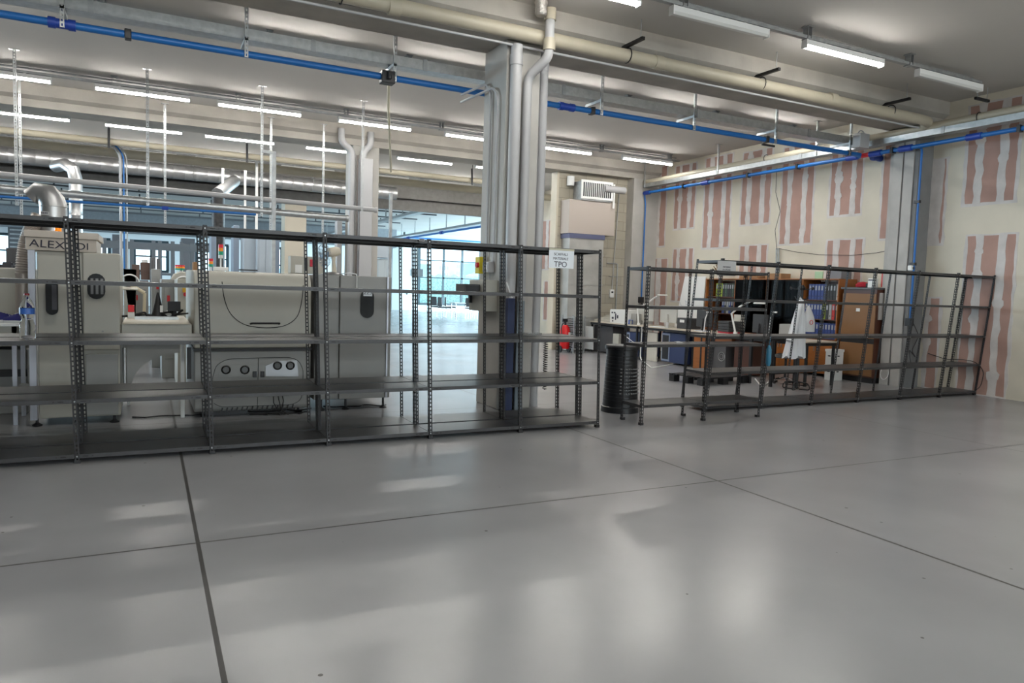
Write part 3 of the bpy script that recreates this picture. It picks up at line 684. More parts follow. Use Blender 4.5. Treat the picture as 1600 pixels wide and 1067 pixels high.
# ---- machine at the left edge, with its white table, trainers on top
t = thing('cream_machine', 'cream machine block at the left edge of the photo behind the shelving', 'machine', (-1.8, 9.6, 0))
MB().box(-3.2, -1.2, 9.6, 11.2, .75, 1.62).build('body', CREAM, t, bevel=.02)
MB().box(-3.2, -1.2, 9.62, 11.2, .0, .72).build('base', MGREY, t, bevel=.01)
MB().box(-3.2, -1.2, 9.58, 9.62, .42, .5).build('dark_rail', BLACK, t)
t = thing('work_table', 'white topped table at the left edge beside the cream cabinet', 'table', (-1.7, 9.1, 0))
MB().box(-2.6, -1.16, 8.85, 9.5, 1.02, 1.05).build('tabletop', WHITE, t, bevel=.005)
for x in (-2.55, -1.22):
    for y in (8.9, 9.45): MB().box(x-.02, x+.02, y-.02, y+.02, 0, 1.02).build('leg', ALU, t)
MB().box(-2.55, -1.2, 8.88, 8.91, .82, 1.02).build('apron', CREAM, t)
NAVY = mat('navy canvas', (.03, .03, .16), .8)
def shoe(label, loc, rz):
    t = thing('canvas_shoe', label, 'shoe', group='pair of canvas shoes')
    sole = MB()
    for k, (dz, s) in enumerate(((0, 1.0),)):
        P = [(.14*s*math.cos(a)*(1 if math.cos(a) > 0 else .95), .045*s*math.sin(a)*(1+.15*math.cos(a))) for a in [2*math.pi*i/20 for i in range(20)]]
        sole.prism(P, 'z', 0, .028)
    sole.build('sole', WHITE, t, bevel=.006)
    up = MB(); rows = []
    for u, h, w in ((-.13, .07, .03), (-.09, .085, .038), (-.03, .08, .04), (.03, .062, .042), (.09, .04, .04), (.13, .028, .02)):
        rows.append([(u, w*math.cos(a), .026+h*math.sin(a)) for a in [math.pi*i/8 for i in range(9)]])
    for a, b in zip(rows, rows[1:]):
        for i in range(8): up.face([a[i], b[i], b[i+1], a[i+1]])
    up.face(rows[0]); up.face(list(reversed(rows[-1]))); up.build('upper', NAVY, t)
    lc = MB()
    for k in range(4): lc.tube([(-.01+k*.025, -.02, .102-k*.010), (-.005+k*.025, .02, .102-k*.010)], .003, 5)
    lc.build('laces', WHITE, t)
    t.location = loc; t.rotation_euler.z = rz; return t
p = at(14, 497, y=9.05); shoe('navy canvas shoe at the left edge of the white table', (p.x-.05, 9.1, 1.05), .3)
p = at(29, 497, y=9.05); shoe('navy canvas shoe on the white table, nearer the cream cabinet', (p.x, 8.98, 1.05), 2.8)
# ---- conveyor between the cabinet and the white machine
xa, xb = -.25, .44
t = thing('conveyor_table', 'cream conveyor table bridging the cream cabinet and the white machine', 'machine', (.1, YM, 0))
MB().box(xa, xb, YM, 10.1, .84, 1.06).build('body', CREAM, t, bevel=.01)
MB().prism([(YM-.01, 1.06), (YM+.05, 1.09), (10.1, 1.09), (10.1, 1.06)], 'x', xa+.02, xb-.03).build('top_cover', mat('warm cream cover', (.56, .52, .43), .4), t)
for y in (9.1, 9.3, 9.6): MB().box(xa+.12, xb-.12, y, y+.03, 1.09, 1.115).build('rail', GALV, t)
P = [(xa+.02, .84), (xb-.12, .84), (xb-.12, .74)]+[(xb-.12-.48*math.sin(a), .36+.38*math.cos(a)) for a in [math.pi/2*i/10 for i in range(11)]]+[(xa+.02, .36)]
MB().prism(P, 'y', YM+.03, YM+.06).build('curved_guard', MGREY, t, smooth=False)
MB().cyl((xa+.03, YM+.02, .42), (xa+.03, YM+.02, .80), .022, 10).build('strut', GALV, t)
MB().box(xb-.11, xb-.07, YM+.1, YM+.14, 0, .84).build('leg', WHITE, t); MB().box(xa+.02, xa+.06, 9.9, 9.94, 0, .84).build('leg', WHITE, t)
MB().box(xb-.05, xb-.005, YM-.0, YM+.03, .45, .80).build('relay_rack', BLACK, t)
tt = 1.12
p = at(205, 490, y=9.4)
t = thing('stop_button_box', 'small red and white button box on the conveyor table', 'button box', (p.x, 9.4, 1.09))
MB().box(p.x-.035, p.x+.035, 9.37, 9.43, 1.09, 1.16).build('box', WHITE, t, bevel=.004); MB().box(p.x-.032, p.x+.032, 9.36, 9.43, 1.16, 1.24).build('button', mat('bright red plastic', (.75, .01, .02), .4), t, bevel=.006)
p = at(272, 485, y=9.5)
t = thing('control_display', 'small black display on a stalk at the right end of the conveyor', 'display', (p.x, 9.5, 1.09))
MB().cyl((p.x, 9.5, 1.06), (p.x, 9.5, 1.18), .03, 10).build('stalk', BLACK, t)
MB().box(p.x-.07, p.x+.07, 9.46, 9.5, 1.17, 1.29).build('screen', BLACK, t, bevel=.006)
t = thing('robot_head', 'black cone shaped feeder tangled with cables on the conveyor table', 'feeder', (X(247, 9.5, 490), 9.5, 1.09))
q = X(247, 9.5, 490)
MB().lathe([(.09, 0), (.06, .07), (.035, .18), (.012, .30)], (q, 9.5, 1.09), 10).build('cone', BLACK, t)
MB().tube(squiggle((q-.35, 9.45, 1.12), (q+.25, 9.5, 1.15), 7, .05, 4), .014, 6).tube(squiggle((q-.3, 9.55, 1.12), (q+.3, 9.45, 1.13), 7, .04, 9), .011, 6).build('cables', BLACK, t)
MB().box(q+.02, q+.05, 9.42, 9.44, 1.16, 1.24).build('label_tag', WHITE, t)
t = thing('magnifier_lamp', 'cream arm lamp with a flat round head beside the cream cabinet', 'lamp', (X(225, 9.9, 490), 9.9, 1.06))
a0 = at(225, 496, y=9.9); a1 = at(226, 458, y=9.9); a2 = at(205, 446, y=9.9); a3 = at(196, 450, y=9.85)
MB().tube([(a0.x, 9.9, 1.05), a1], .018, 8).tube([a1, a2], .022, 8).build('arm', mat('cream lamp paint', (.66, .58, .42), .4), t)
MB().lathe([(.13, 0), (.14, .012), (.12, .03), (.02, .035)], (a3.x, 9.85, a3.z-.02), 20).build('head', mat('pale lamp head', (.7, .68, .6), .4), t)
# ---- big white machine
xc0, xc1 = .46, 1.74
t = thing('placement_machine', 'large white machine with curved hood seam, dials and a vent row', 'machine', (1.1, YM, 0))
def hood(y): return y
seam = 0.771
bodyP = [(YM+.03, .065), (YM, .10), (YM, seam-.01), (10.6, seam-.01), (10.6, .065)]
MB().prism(bodyP, 'x', xc0, xc1).build('body', MGREY, t, bevel=.02)
MB().box(xc0-.004, xc1+.004, YM-.004, 10.5, seam-.014, seam+.016).build('black_seam', BLACK, t)
hp = [(YM, seam+.014), (YM, 1.38)]+[(YM+.16-.16*math.cos(a), 1.46+.20*math.sin(a)) for a in [math.pi/2*i/8 for i in range(9)]]+[(10.6, 1.68), (10.6, seam+.014)]
MB().prism(hp, 'x', xc0, xc1).build('hood', CREAM, t, bevel=.02)
def on_front(pts, y=YM-.002): return [Vector((X(px, y, py), y, Zp(px, py, y))) for px, py in pts]
HB = MB().tube(bend(on_front([(347, 440), (349, 462), (358, 490), (380, 508), (413, 513), (445, 510), (465, 497), (472, 470), (474, 446)]), .12, 5), .0045, 5)
HB.build('hood_seam', BLACK, t)
hd = on_front([(392, 506), (436, 506)]); MB().tube(bend([hd[0]+Vector((0, 0, 0)), hd[0]-Vector((0, .05, -.01)), hd[1]-Vector((0, .05, -.01)), hd[1]], .02), .011, 8).build('handle', BLACK, t)
lp = on_front([(332, 632), (332, 590), (338, 570), (355, 561), (405, 559), (452, 558), (467, 563), (474, 578), (472, 620), (466, 628), (455, 632), (400, 634), (345, 636), (334, 630)])
MB().tube(bend(lp, .05, 3), .0035, 5).tube(on_front([(404, 559), (402, 634)]), .0035, 5).build('door_seam', BLACK, t)
pl = mat('pale recess plate', (.42, .43, .45), .35, .3); RIM = mat('black dial rim', (.01, .01, .01), .3); DIAL = mat('dial face', (.09, .09, .09), .4, .3)
for poly, n in (([(342, 569), (384, 570), (394, 572), (394, 588), (342, 589)], 'left'), ([(415, 572), (433, 564), (464, 563), (466, 588), (415, 588)], 'right')):
    pp = on_front(poly); MB().prism([(v.x, v.z) for v in pp], 'y', YM-.006, YM+.001).build('gauge_plate', pl if n == 'right' else MGREY, t, smooth=False)
for px, py in ((353, 577.5), (382.5, 577.5), (433.5, 571), (453.5, 571)):
    c = on_front([(px, py)])[0]; o = MB().lathe([(.050, 0), (.052, .006), (.042, .014), (.034, .006)], (0, 0, 0), 20, caps=False).build('dial_rim', RIM, t, origin=(0, 0, 0)); o.location = Vector((c.x, YM-.006, c.z))-WO[t.name]; o.rotation_euler.x = math.pi/2
    d = MB().lathe([(.037, 0), (.037, .004)], (0, 0, 0), 18).box(-.03, .03, -.004, .004, .004, .006).build('dial_face', DIAL, o, origin=(0, 0, 0)); d.location = (0, 0, 0)
for px in (398, 410): c = on_front([(px, 584)])[0]; MB().box(c.x-.022, c.x+.022, YM-.012, YM, c.z-.04, c.z+.03).build('latch', BLACK, t, bevel=.004)
vn = MB()
for k in range(15):
    c = on_front([(347+k*7.9, 641-k*.42)])[0]; vn.prism([(c.x-.017, c.z-.025), (c.x-.002, c.z-.028), (c.x+.012, c.z+.028), (c.x-.004, c.z+.028)], 'y', YM-.003, YM+.001)
vn.build('vent_slots', BLACK, t, smooth=False)
c = on_front([(435, 612)])[0]; MB().box(c.x-.14, c.x+.14, YM-.014, YM, c.z-.03, c.z+.03).build('socket_strip', pl, t, bevel=.004)
MB().tube([c+Vector((-.06, -.02, .02)), c+Vector((-.06, -.05, -.12)), c+Vector((-.01, -.05, -.22)), Vector((c.x+.05, c.y-.1, .012))], .006, 6).tube([c+Vector((-.02, -.02, .02)), c+Vector((.0, -.06, -.1)), c+Vector((.02, -.06, -.2)), Vector((c.x+.1, c.y-.1, .012))], .006, 6).tube([c+Vector((.03, -.02, .02)), c+Vector((.05, -.05, -.1)), c+Vector((.03, -.06, -.2)), Vector((c.x, c.y-.1, .012))], .006, 6).build('plug_cable', BLACK, t)
MB().box(xc0+.15, xc1-.15, YM+.15, 10.4, .0, .066).build('plinth', BLACK, t)
for x in (xc0+.12, xc1-.12): foot(MB(), x, YM+.12, .08).build('foot', BLACK, t)
MB().box(.95, 1.15, 8.9, 9.0, 1.675, 1.69).build('top_strip', BLACK, t)
tag(MB().tube(squiggle((1.1, 8.78, .012), (1.72, 8.72, .012), 9, .09, 3, z=.012), .008, 6).tube(squiggle((1.0, 8.9, .01), (1.8, 8.85, .01), 9, .08, 8, z=.028), .008, 6).build('cable_pile', BLACK), 'black cables lying on the floor under the large white machine', 'cables')
tag(MB().tube(squiggle((-.15, 8.95, .012), (.6, 8.9, .012), 7, .07, 12, z=.012), .008, 6).build('floor_cable', BLACK), 'black cable snaking on the floor below the conveyor table', 'cable')
tag(MB().tube(squiggle((1.95, 9.1, .012), (2.7, 9.0, .012), 9, .07, 22, z=.012), .009, 6).build('floor_cable', BLACK), 'black cables on the floor below the grey oven cabinet', 'cable')
# things standing on the white machine
p = at(480, 433, y=10.2)
t = thing('control_box', 'beige control box with a red switch on the large white machine', 'control box', (p.x, 10.2, 1.68))
w2 = (X(507, 10.2, 425)-X(455, 10.2, 425))/2
MB().box(p.x-w2, p.x+w2, 10.2, 10.4, 1.68, 1.92).build('body', CREAM, t, bevel=.008)
MB().box(X(484, 10.2, 424), X(494, 10.2, 424), 10.185, 10.2, 1.78, 1.88).build('switch', mat('deep red switch', (.5, .005, .03), .4), t, bevel=.004)
MB().box(X(461, 10.2, 424), X(466, 10.2, 424)+.05, 10.192, 10.2, 1.69, 1.80).build('label_plate', WHITE, t)
MB().box(X(476, 10.2, 424), X(480, 10.2, 424), 10.19, 10.2, 1.72, 1.90).build('slot', BLACK, t)
def tower(label, px, py0, py1, y, cols, zb):
    """signal tower: foot, stem and stacked lamps"""
    p = at(px, py0, y=y); q = at(px, py1, y=y); r = .028*y/10; t = thing('signal_tower', label, 'signal light', (p.x, y, zb), 'signal towers over the machines')
    h = (p.z-q.z)
    MB().cyl((p.x, y, zb), (p.x, y, q.z), r*.35, 8).box(p.x-.09, p.x+.09, y-.05, y+.05, zb, zb+.05).build('stem', WHITE, t, bevel=.01)
    for i, c in enumerate(cols):
        z1 = p.z-h*i/len(cols); MB().cyl((p.x, y, z1-h/len(cols)+.004), (p.x, y, z1), r, 14).build('lamp_segment', mat('signal '+c, {'red': (.7, .01, .03), 'orange': (.9, .28, .01), 'green': (.01, .30, .16), 'white': (.7, .7, .68)}[c], .35), t)
    return t
tower('red, orange and green signal tower standing on the large white machine', 345, 382, 404, 10.3, ['red', 'orange', 'green', 'white'], 1.68)
tower('small signal tower farther back, left of the one on the white machine', 329.5, 404, 417, 14, ['red', 'orange', 'green'], 0)
for i, px in enumerate((277, 281, 285)): tower('tiny signal tower, %s of three in a row in the middle distance' % ['left', 'middle', 'right'][i], px, 414+i*.2, 422, 15.5, ['red', 'orange', 'green'], 0)
# ---- grey oven cabinet
t = thing('oven_cabinet', 'tall plain grey cabinet with a smoked oval slot right of the white machine', 'machine', (2.35, 8.8, 0))
MB().box(2.10, 2.74, 8.82, 10.3, .14, 1.66).build('body', MGREY, t, bevel=.008)
MB().box(1.80, 2.095, 8.85, 10.3, .14, 1.66).build('side_body', MGREY, t, bevel=.008)
MB().prism(oval(X(563, 8.82, 475), X(584, 8.82, 475), Zp(574, 497, 8.82), Zp(574, 453, 8.82)), 'y', 8.805, 8.821).build('window', SMOKE, t, smooth=False)
MB().box(2.68, 2.7, 8.80, 8.82, .14, 1.66).build('edge_profile', ALU, t)
for x in (1.9, 2.2, 2.68): foot(MB(), x, 8.9, .15).build('foot', BLACK, t)
p = at(575, 457, y=8.79)
t = thing('number_card', 'small white card reading 225 taped on the grey oven cabinet', 'card', (p.x, 8.79, p.z))
MB().box(p.x-.055, p.x+.055, 8.796, 8.8, p.z-.045, p.z+.05).build('card', PAPER, t); text('lettering', '225', .07, INK, t, (p.x, 8.794, p.z), (math.pi/2, 0, 0))
# ---- desk fan on top
p = at(522, 428, y=9.4); x = p.x
t = thing('desk_fan', 'cream desk fan with wire cage standing on the grey oven cabinet', 'fan', (x, 9.4, 1.66))
MB().lathe([(.15, 0), (.15, .012), (.11, .03), (.02, .05)], (x-.03, 9.4, 1.66), 20).build('base', mat('dark fan base', (.1, .1, .1), .4), t)
MB().tube([(x, 9.4, 1.69), (x-.01, 9.4, 1.84), (x-.01, 9.4, 1.93)], [.035, .022, .03], 10).build('stand', mat('aged cream plastic', (.62, .56, .45), .4), t)
MB().tube([(x-.08, 9.4, 1.95), (x+.02, 9.4, 1.97), (x+.07, 9.4, 1.98)], [.06, .065, .045], 14).build('motor_housing', mat('aged cream plastic', (.6, .6, .5), .4), t)
cg = MB(); cc = Vector((x-.13, 9.4, 1.91)); ax = Vector((-.94, -.2, -.1)).normalized(); uu = ax.cross(Vector((0, 0, 1))).normalized(); vv = ax.cross(uu)
for k in range(20):
    a = 2*math.pi*k/20; rd = uu*math.cos(a)+vv*math.sin(a)
    cg.tube([cc-ax*.04+rd*.03, cc-ax*.035+rd*.13, cc+rd*.16, cc+ax*.035+rd*.13, cc+ax*.05+rd*.02], .0022, 4)
for r, s in ((.16, 0), (.13, -.035), (.13, .035), (.08, .045)): cg.tube(arc(cc+ax*s, r, 0, 6.283, 24, uu, vv), .003, 4)
cg.build('cage', mat('grey wire', (.3, .32, .34), .4, .5), t)
bl = MB()
for k in range(4):
    a = 2*math.pi*k/4; rd = uu*math.cos(a)+vv*math.sin(a); sd = uu*math.cos(a+1.57)+vv*math.sin(a+1.57)
    bl.face([cc+rd*.02-sd*.02, cc+rd*.13-sd*.05+ax*.012, cc+rd*.13+sd*.05-ax*.012, cc+rd*.02+sd*.02]); bl.face([cc+rd*.02-sd*.02+ax*.003, cc+rd*.02+sd*.02+ax*.003, cc+rd*.13+sd*.05-ax*.009, cc+rd*.13-sd*.05+ax*.015])
bl.build('blades', mat('blue fan blade', (.05, .12, .2), .4), t)
MB().tube(bend([(x+.05, 9.35, 1.68), (x+.12, 9.1, 1.70), (x+.14, 8.80, 1.68), (x+.14, 8.79, 1.5)], .05), .006, 6).build('cord', WHITE, t)
# ---- bottle on the shelf
t = thing('water_bottle', 'clear plastic water bottle with a blue label on the left shelving', 'bottle', group=None)
prof = [(.030, 0), (.043, .006), (.046, .02), (.0455, .045), (.047, .055), (.0455, .065), (.047, .085), (.0455, .095), (.047, .115), (.043, .135), (.034, .165), (.036, .19), (.044, .205), (.044, .26), (.040, .285), (.028, .32), (.015, .345), (.013, .365)]
MB().lathe(prof, (0, 0, 0), 24, caps=True).build('body', mat('clear plastic', (.97, .98, 1), .03, trans=1, ior=1.12), t)
MB().lathe([(.0448, .21), (.0448, .258)], (0, 0, 0), 24, caps=False).build('label_band', mat('blue bottle label', (.03, .10, .35), .4), t)
MB().lathe([(.0155, .362), (.0155, .378)], (0, 0, 0), 16).build('cap', mat('dark red cap', (.22, .01, .015), .4), t)
p = at(62, 521, z=1.02); t.location = (p.x, 7.05, 1.0205); t.scale = (1.22, 1.22, 1.0)
# ---- paper signs
t = thing('paper_sign', 'pale paper sign with handwriting taped to the top shelf left of centre aisle', 'sign', (4.2, 6.87, 1.8))
a = at(858, 390, y=6.875); b = at(896, 420, y=6.875)
MB().box(a.x, b.x, 6.873, 6.876, b.z, a.z).build('sheet', PAPER, t)
MB().box(a.x, b.x, 6.870, 6.8729, a.z-.002, a.z+.018).build('tape_strip', mat('yellowed tape', (.5, .48, .36), .4), t)
cx_ = (a.x+b.x)/2-.01
text('lettering', 'SCAFFALI', .042, INK, t, (cx_, 6.872, a.z-.045), (math.pi/2, 0, 0)); text('lettering', 'MATERIALE', .038, INK, t, (cx_, 6.872, a.z-.092), (math.pi/2, 0, 0)); text('lettering', 'TPO', .085, INK, t, (cx_, 6.872, a.z-.155), (math.pi/2, 0, 0))
t = thing('paper_sign', 'grey paper sign with two small printed lines on the right shelving top', 'sign', (7, 7.2, 1.9))
a = at(1121, 407, y=7.185); b = at(1149, 423.5, y=7.185)
o = MB().box(a.x, b.x, 7.177, 7.180, a.z-.19, a.z).build('sheet', mat('grey paper', (.42, .42, .42), .7), t)
cx_ = (a.x+b.x)/2
for s, dz in (('MATERIALE', .078), ('DA SPEDIRE', .115)): text('lettering', s, .026, INK, t, (cx_, 7.176, a.z-dz), (math.pi/2, 0, 0))
for px, py, y, lb in ((70, 333, 6.86, 'tiny printed shelf tag on the top left shelf edge'), (659, 375, 6.86, 'tiny printed shelf tag on the top shelf before the window')):
    p = at(px, py, y=y); t = thing('shelf_tag', lb, 'tag', p); MB().box(p.x-.028, p.x+.028, y-.002, y, p.z-.012, p.z+.014).build('card', mat('worn tag', (.35, .34, .33), .6), t)
    for k in range(4): MB().box(p.x-.022+k*.011, p.x-.015+k*.011, y-.0028, y-.002, p.z-.006, p.z+.008).build('printed_mark', INK, t)
p = at(832, 523, z=1.02)
t = tag(MB().box(-.10, .10, -.05, .05, 0, .004).box(-.10, -.097, -.05, .05, .004, .025).box(.097, .10, -.05, .05, .004, .025).box(-.1, .1, -.05, -.047, .004, .025).box(-.1, .1, .047, .05, .004, .025).build('plastic_tray', mat('clear tray', (.95, .97, .97), .08, trans=.85, ior=1.1)), 'small clear plastic tray lying on the middle shelf before the column', 'tray'); t.location = (p.x, p.y, 1.0205)
# ================================================================== MAIN COLUMN FITTINGS
XCf = 4.02
t = thing('isolator_switch', 'yellow and red rotary isolator on the left face of the main column', 'switch', (XCf-.1, 8.6, 1.8))
p = at(763, 415, y=8.85)
MB().box(XCf-.10, XCf, 8.78, 8.92, p.z-.11, p.z+.11).build('box', mat('safety yellow', (.62, .50, .02), .4), t, bevel=.008)
MB().cyl((XCf-.13, 8.82, p.z), (XCf-.10, 8.82, p.z), .035, 14).build('knob', RED, t)
t = thing('socket_box', 'small grey socket box beside the yellow isolator on the main column', 'socket box', (XCf-.05, 8.5, 1.8))
MB().box(XCf-.09, XCf, 8.52, 8.70, p.z-.10, p.z+.04).build('box', PVC, t, bevel=.01)
MB().box(XCf-.097, XCf-.09, 8.55, 8.60, p.z-.06, p.z-.0).box(XCf-.097, XCf-.09, 8.62, 8.67, p.z-.06, p.z).build('cover', WHITE, t)
MB().cyl((XCf-.04, 8.58, p.z-.10), (XCf-.04, 8.58, p.z-.34), .009, 6).build('conduit', PVC, t)
t = thing('electric_cabinet', 'cream electric cabinet fixed to the left face of the main column', 'electric cabinet', (XCf-.1, 8.6, 1.2))
za = at(770, 438, y=8.6).z; zb_ = at(770, 486, y=8.6).z
MB().box(XCf-.20, XCf, 8.40, 8.86, zb_, za).build('body', CREAM, t, bevel=.008)
MB().box(XCf-.205, XCf-.2, 8.43, 8.83, zb_+.03, za-.03).build('door', CREAM, t, bevel=.003)
MB().box(XCf-.24, XCf-.205, 8.75, 8.80, zb_+.10, zb_+.22).build('latch', BLACK, t)
t = thing('black_box', 'dark box mounted on the front of the cream electric cabinet', 'box', (XCf-.3, 8.7, 1.4))
MB().box(XCf-.42, XCf-.205, 8.5, 8.8, at(765, 462, y=8.7).z, at(765, 445, y=8.7).z).build('body', mat('dark grey box', (.06, .06, .06), .5), t, bevel=.006)
MB().box(XCf-.40, XCf-.22, 8.494, 8.5, at(765, 460, y=8.7).z, at(765, 447, y=8.7).z).build('front_plate', BLACK, t)
pa = at(798, 466, y=8.12)
tag(MB().box(pa.x-.05, pa.x+.05, 8.09, 8.16, 0, pa.z).build('navy_board', mat('navy panel', (.022, .035, .10), .5), bevel=.004), 'narrow navy blue board standing upright against the drain pipes', 'board')
pb = at(814, 470, y=8.16)
tag(MB().box(pb.x-.055, pb.x+.045, 8.14, 8.165, 0, pb.z).build('grey_board', mat('blue grey panel', (.20, .24, .27), .5), bevel=.004), 'blue grey board standing beside the navy one at the column foot', 'board')
pc = at(792, 441, y=8.12); pd = at(799, 465, y=8.12)
tag(MB().bar((pc.x, 8.14, pc.z), (pd.x, 8.13, pd.z), .05, .012).bar((pd.x, 8.13, pd.z+.01), (pd.x, 8.13, pa.z+.002), .05, .012).build('bent_sheet', WHITE), 'bent white plastic strip sticking up from the navy board', 'strip')
cs = at(836, 520, y=8.6); ce = at(836, 624, y=8.6); pts = []
for i in range(170):
    a = i*.9; f = i/169; pts.append((cs.x+.05+.028*math.cos(a), 8.38+.028*math.sin(a), cs.z-.02-(cs.z-.25)*f))
tag(MB().tube(pts, .006, 5).build('coiled_hose', BLACK), 'black coiled hose hanging at the right side of the main column', 'hose')
# ================================================================== BLOCK WALL FITTINGS
yv = 16.15
xa, xb = X(873, yv, 340), X(961, yv, 340)
t = thing('air_handler', 'large beige ventilation unit with white grille hung on the block wall', 'ventilation unit', ((xa+xb)/2, 16.3, 2.6))
HVB = mat('beige sheet metal', (.44, .385, .34), .5)
z0, z1 = at(905, 365, y=yv).z, at(905, 312, y=yv).z
xf = X(889, yv, 340)
MB().box(xf-.0, xb, yv, 16.595, z0, z1).build('housing', HVB, t, bevel=.01)
g0, g1 = X(911, yv-.05, 300), X(955, yv-.05, 300); gz0, gz1 = at(930, 308, y=yv-.05).z, at(930, 286, y=yv-.05).z
MB().box(g0-.02, g1+.02, yv-.04, 16.55, z1, gz1+.04).build('head_box', GALVD, t)
gr = MB().box(g0-.05, g1+.05, yv-.06, yv-.03, gz1, gz1+.06).box(g0-.05, g1+.05, yv-.06, yv-.03, gz0-.06, gz0).box(g0-.05, g0, yv-.06, yv-.03, gz0, gz1).box(g1, g1+.05, yv-.06, yv-.03, gz0, gz1)
for k in range(1, 15):
    x = g0+(g1-g0)*k/15; gr.box(x-.008, x+.008, yv-.058, yv-.03, gz0, gz1)
gr.build('grille', WHITE, t, smooth=False)
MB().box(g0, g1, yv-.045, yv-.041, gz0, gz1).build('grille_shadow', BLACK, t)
MB().box(g1+.06, g1+.10, yv-.08, yv-.04, gz0-.25, gz1+.02).build('side_strip', WHITE, t)
d0, d1 = X(890, yv, 400), X(943, yv, 400)
dm = MB().box(d0+.0, d1, yv+.02, 16.595, .02, z0-.12)
for z in (.9, 1.75, 2.52): dm.box(d0-.015, d1+.015, yv+.005, 16.595, z-.015, z+.015)
dm.build('duct', mat('dull galvanised duct', (.46, .46, .44), .42, .5, noise=.18, nscale=2), t, smooth=False)
MB().box(d0-.03, d1+.02, yv-.005, 16.595, z0-.12, z0).build('collar', mat('dark blue collar', (.10, .11, .19), .5), t)
p = at(955, 458, y=16.58)
t = thing('thermostat', 'white wall thermostat on the block wall below the thin pipe', 'thermostat', (p.x, 16.58, p.z))
MB().box(p.x-.07, p.x+.07, 16.53, 16.597, p.z-.12, p.z+.10).build('box', WHITE, t, bevel=.008); MB().box(p.x-.03, p.x+.03, 16.525, 16.53, p.z+.0, p.z+.05).build('display', BLACK, t)
MB().cyl((p.x, 16.56, p.z+.10), (p.x+.12, 16.56, 4.3), .013, 6).build('conduit', PVC, t)
tag(MB().tube(bend([(11.2, 16.56, 2.35), (11.55, 16.56, 2.35), (11.55, 16.56, .9)], .05), .016, 6).tube([(11.3, 16.57, 2.0), (11.55, 16.57, 2.0)], .012, 6).build('wall_conduit', GALVD), 'dark bracket pipe on the block wall right of the silver duct', 'conduit')
p = at(891, 283, y=16.5)
t = thing('junction_box', 'white junction box at the top of the block wall left of the grille', 'junction box', (p.x, 16.5, p.z))
MB().cyl((p.x, 16.48, p.z-.12), (p.x, 16.48, p.z+.12), .1, 14).build('box', WHITE, t); MB().tube([(p.x+.1, 16.52, p.z+.03), (g0, 16.52, p.z-.0)], .013, 6).tube([(p.x+.1, 16.52, p.z-.04), (g0, 16.52, p.z-.08)], .013, 6).build('conduit', PVC, t)
p = at(944, 296, y=16.1); q = at(976, 298, y=16.1)
tag(MB().cyl((p.x, 16.1, q.z), (q.x, 16.1, q.z), .09, 14).build('pipe_stub', PVC), 'short white pipe stub between the grille and the wall pipes', 'pipe')
# small items fixed to the right wall
p = at(1422, 419, y=8.42)
t = thing('wall_camera', 'small white camera with a black lens on the wall column', 'camera', (p.x, 8.42, p.z))
MB().box(p.x-.05, p.x+.05, 8.36, 8.44, p.z-.045, p.z+.05).build('housing', WHITE, t, bevel=.015); MB().cyl((p.x+.01, 8.345, p.z), (p.x+.01, 8.36, p.z), .028, 14).build('lens', BLACK, t)
p = at(1379.5, 438, x=12.62)
tag(MB().box(12.628, 12.645, p.y-.04, p.y+.04, p.z-.13, p.z+.14).build('wall_sign', RED), 'small red sign on the plaster wall beside the column edge', 'sign')
def cable(label, pts, r=.006, m=BLACK, nm='wall_cable'):
    return tag(MB().tube(pts, r, 6).build(nm, m), label, 'cable')
cable('thin black cable hanging down the pink wall from the ceiling channel', [at(px, py, x=12.55) for px, py in ((1214, 262), (1212, 300), (1219, 330), (1211, 360), (1214, 390))])
cable('thin cable sagging across the pink wall to the column', [at(px, py, x=12.6) for px, py in ((1216, 388), (1245, 394), (1280, 398), (1330, 399), (1370, 395), (1394, 390))])
tag(MB().tube([at(1213.5, 388, x=12.6), at(1212, 470, x=12.6)], .02, 6).tube([at(1216.5, 388, x=12.6), at(1216, 470, x=12.6)], .016, 6).build('wall_conduit', GALVD), 'pair of grey conduits rising up the pink wall behind the office area', 'conduit')
cable('black cable drooping on the wall column behind the right shelving', bend([at(px, py, y=8.40) for px, py in ((1425, 500), (1436, 525), (1424, 548), (1432, 560), (1420, 545), (1424, 575))], .08))
cable('cable running low along the pink wall behind the shelving end', bend([at(px, py, x=12.6) for px, py in ((1450, 552), (1480, 562), (1500, 561), (1525, 565), (1538, 580), (1532, 605), (1520, 612))], .1))
cable('white cable coil on the wall column near the floor', arc(at(1382, 583, y=8.38), .11, 0, 12.0, 26, (1, 0, .1), (0, 0.02, 1)), .005, WHITE)
# ================================================================== WORKBENCH ROW
BX0, BX1, BZ = 10.32, 11.1, .80
TOP = mat('pale bench top', (.52, .46, .38), .45); WOOD = mat('orange wood laminate', (.30, .105, .025), .45, noise=.12, nscale=3, stretch=(1, 1, 6)); WOODD = mat('dark brown laminate', (.085, .03, .018), .4)
BLUEC = mat('navy metal cabinet', (.028, .045, .12), .45); DGR = mat('dark grey metal', (.10, .10, .105), .5)
def bench(label, y0, y1, top=TOP):
    t = thing('workbench', label, 'workbench', ((BX0+BX1)/2, (y0+y1)/2, 0), 'workbenches in a row')
    MB().box(BX0, BX1, y0, y1, BZ-.025, BZ).build('tabletop', top, t, bevel=.004)
    MB().box(BX0+.02, BX1-.02, y0+.02, y1-.02, BZ-.08, BZ-.026).build('frame', BLACK, t)
    for x in (BX0+.03, BX1-.07):
        for y in (y0+.03, y1-.07): MB().box(x, x+.04, y, y+.04, 0, BZ-.08).build('leg', BLACK, t)
    return t
bench('black framed workbench with a pale top, farthest of the three by the block wall', 13.9, 15.95)
bench('black framed workbench with a pale top, middle of the three', 11.65, 13.85)
bench('black framed workbench with a pale top, nearest of the three behind the coat stand', 8.95, 11.6)
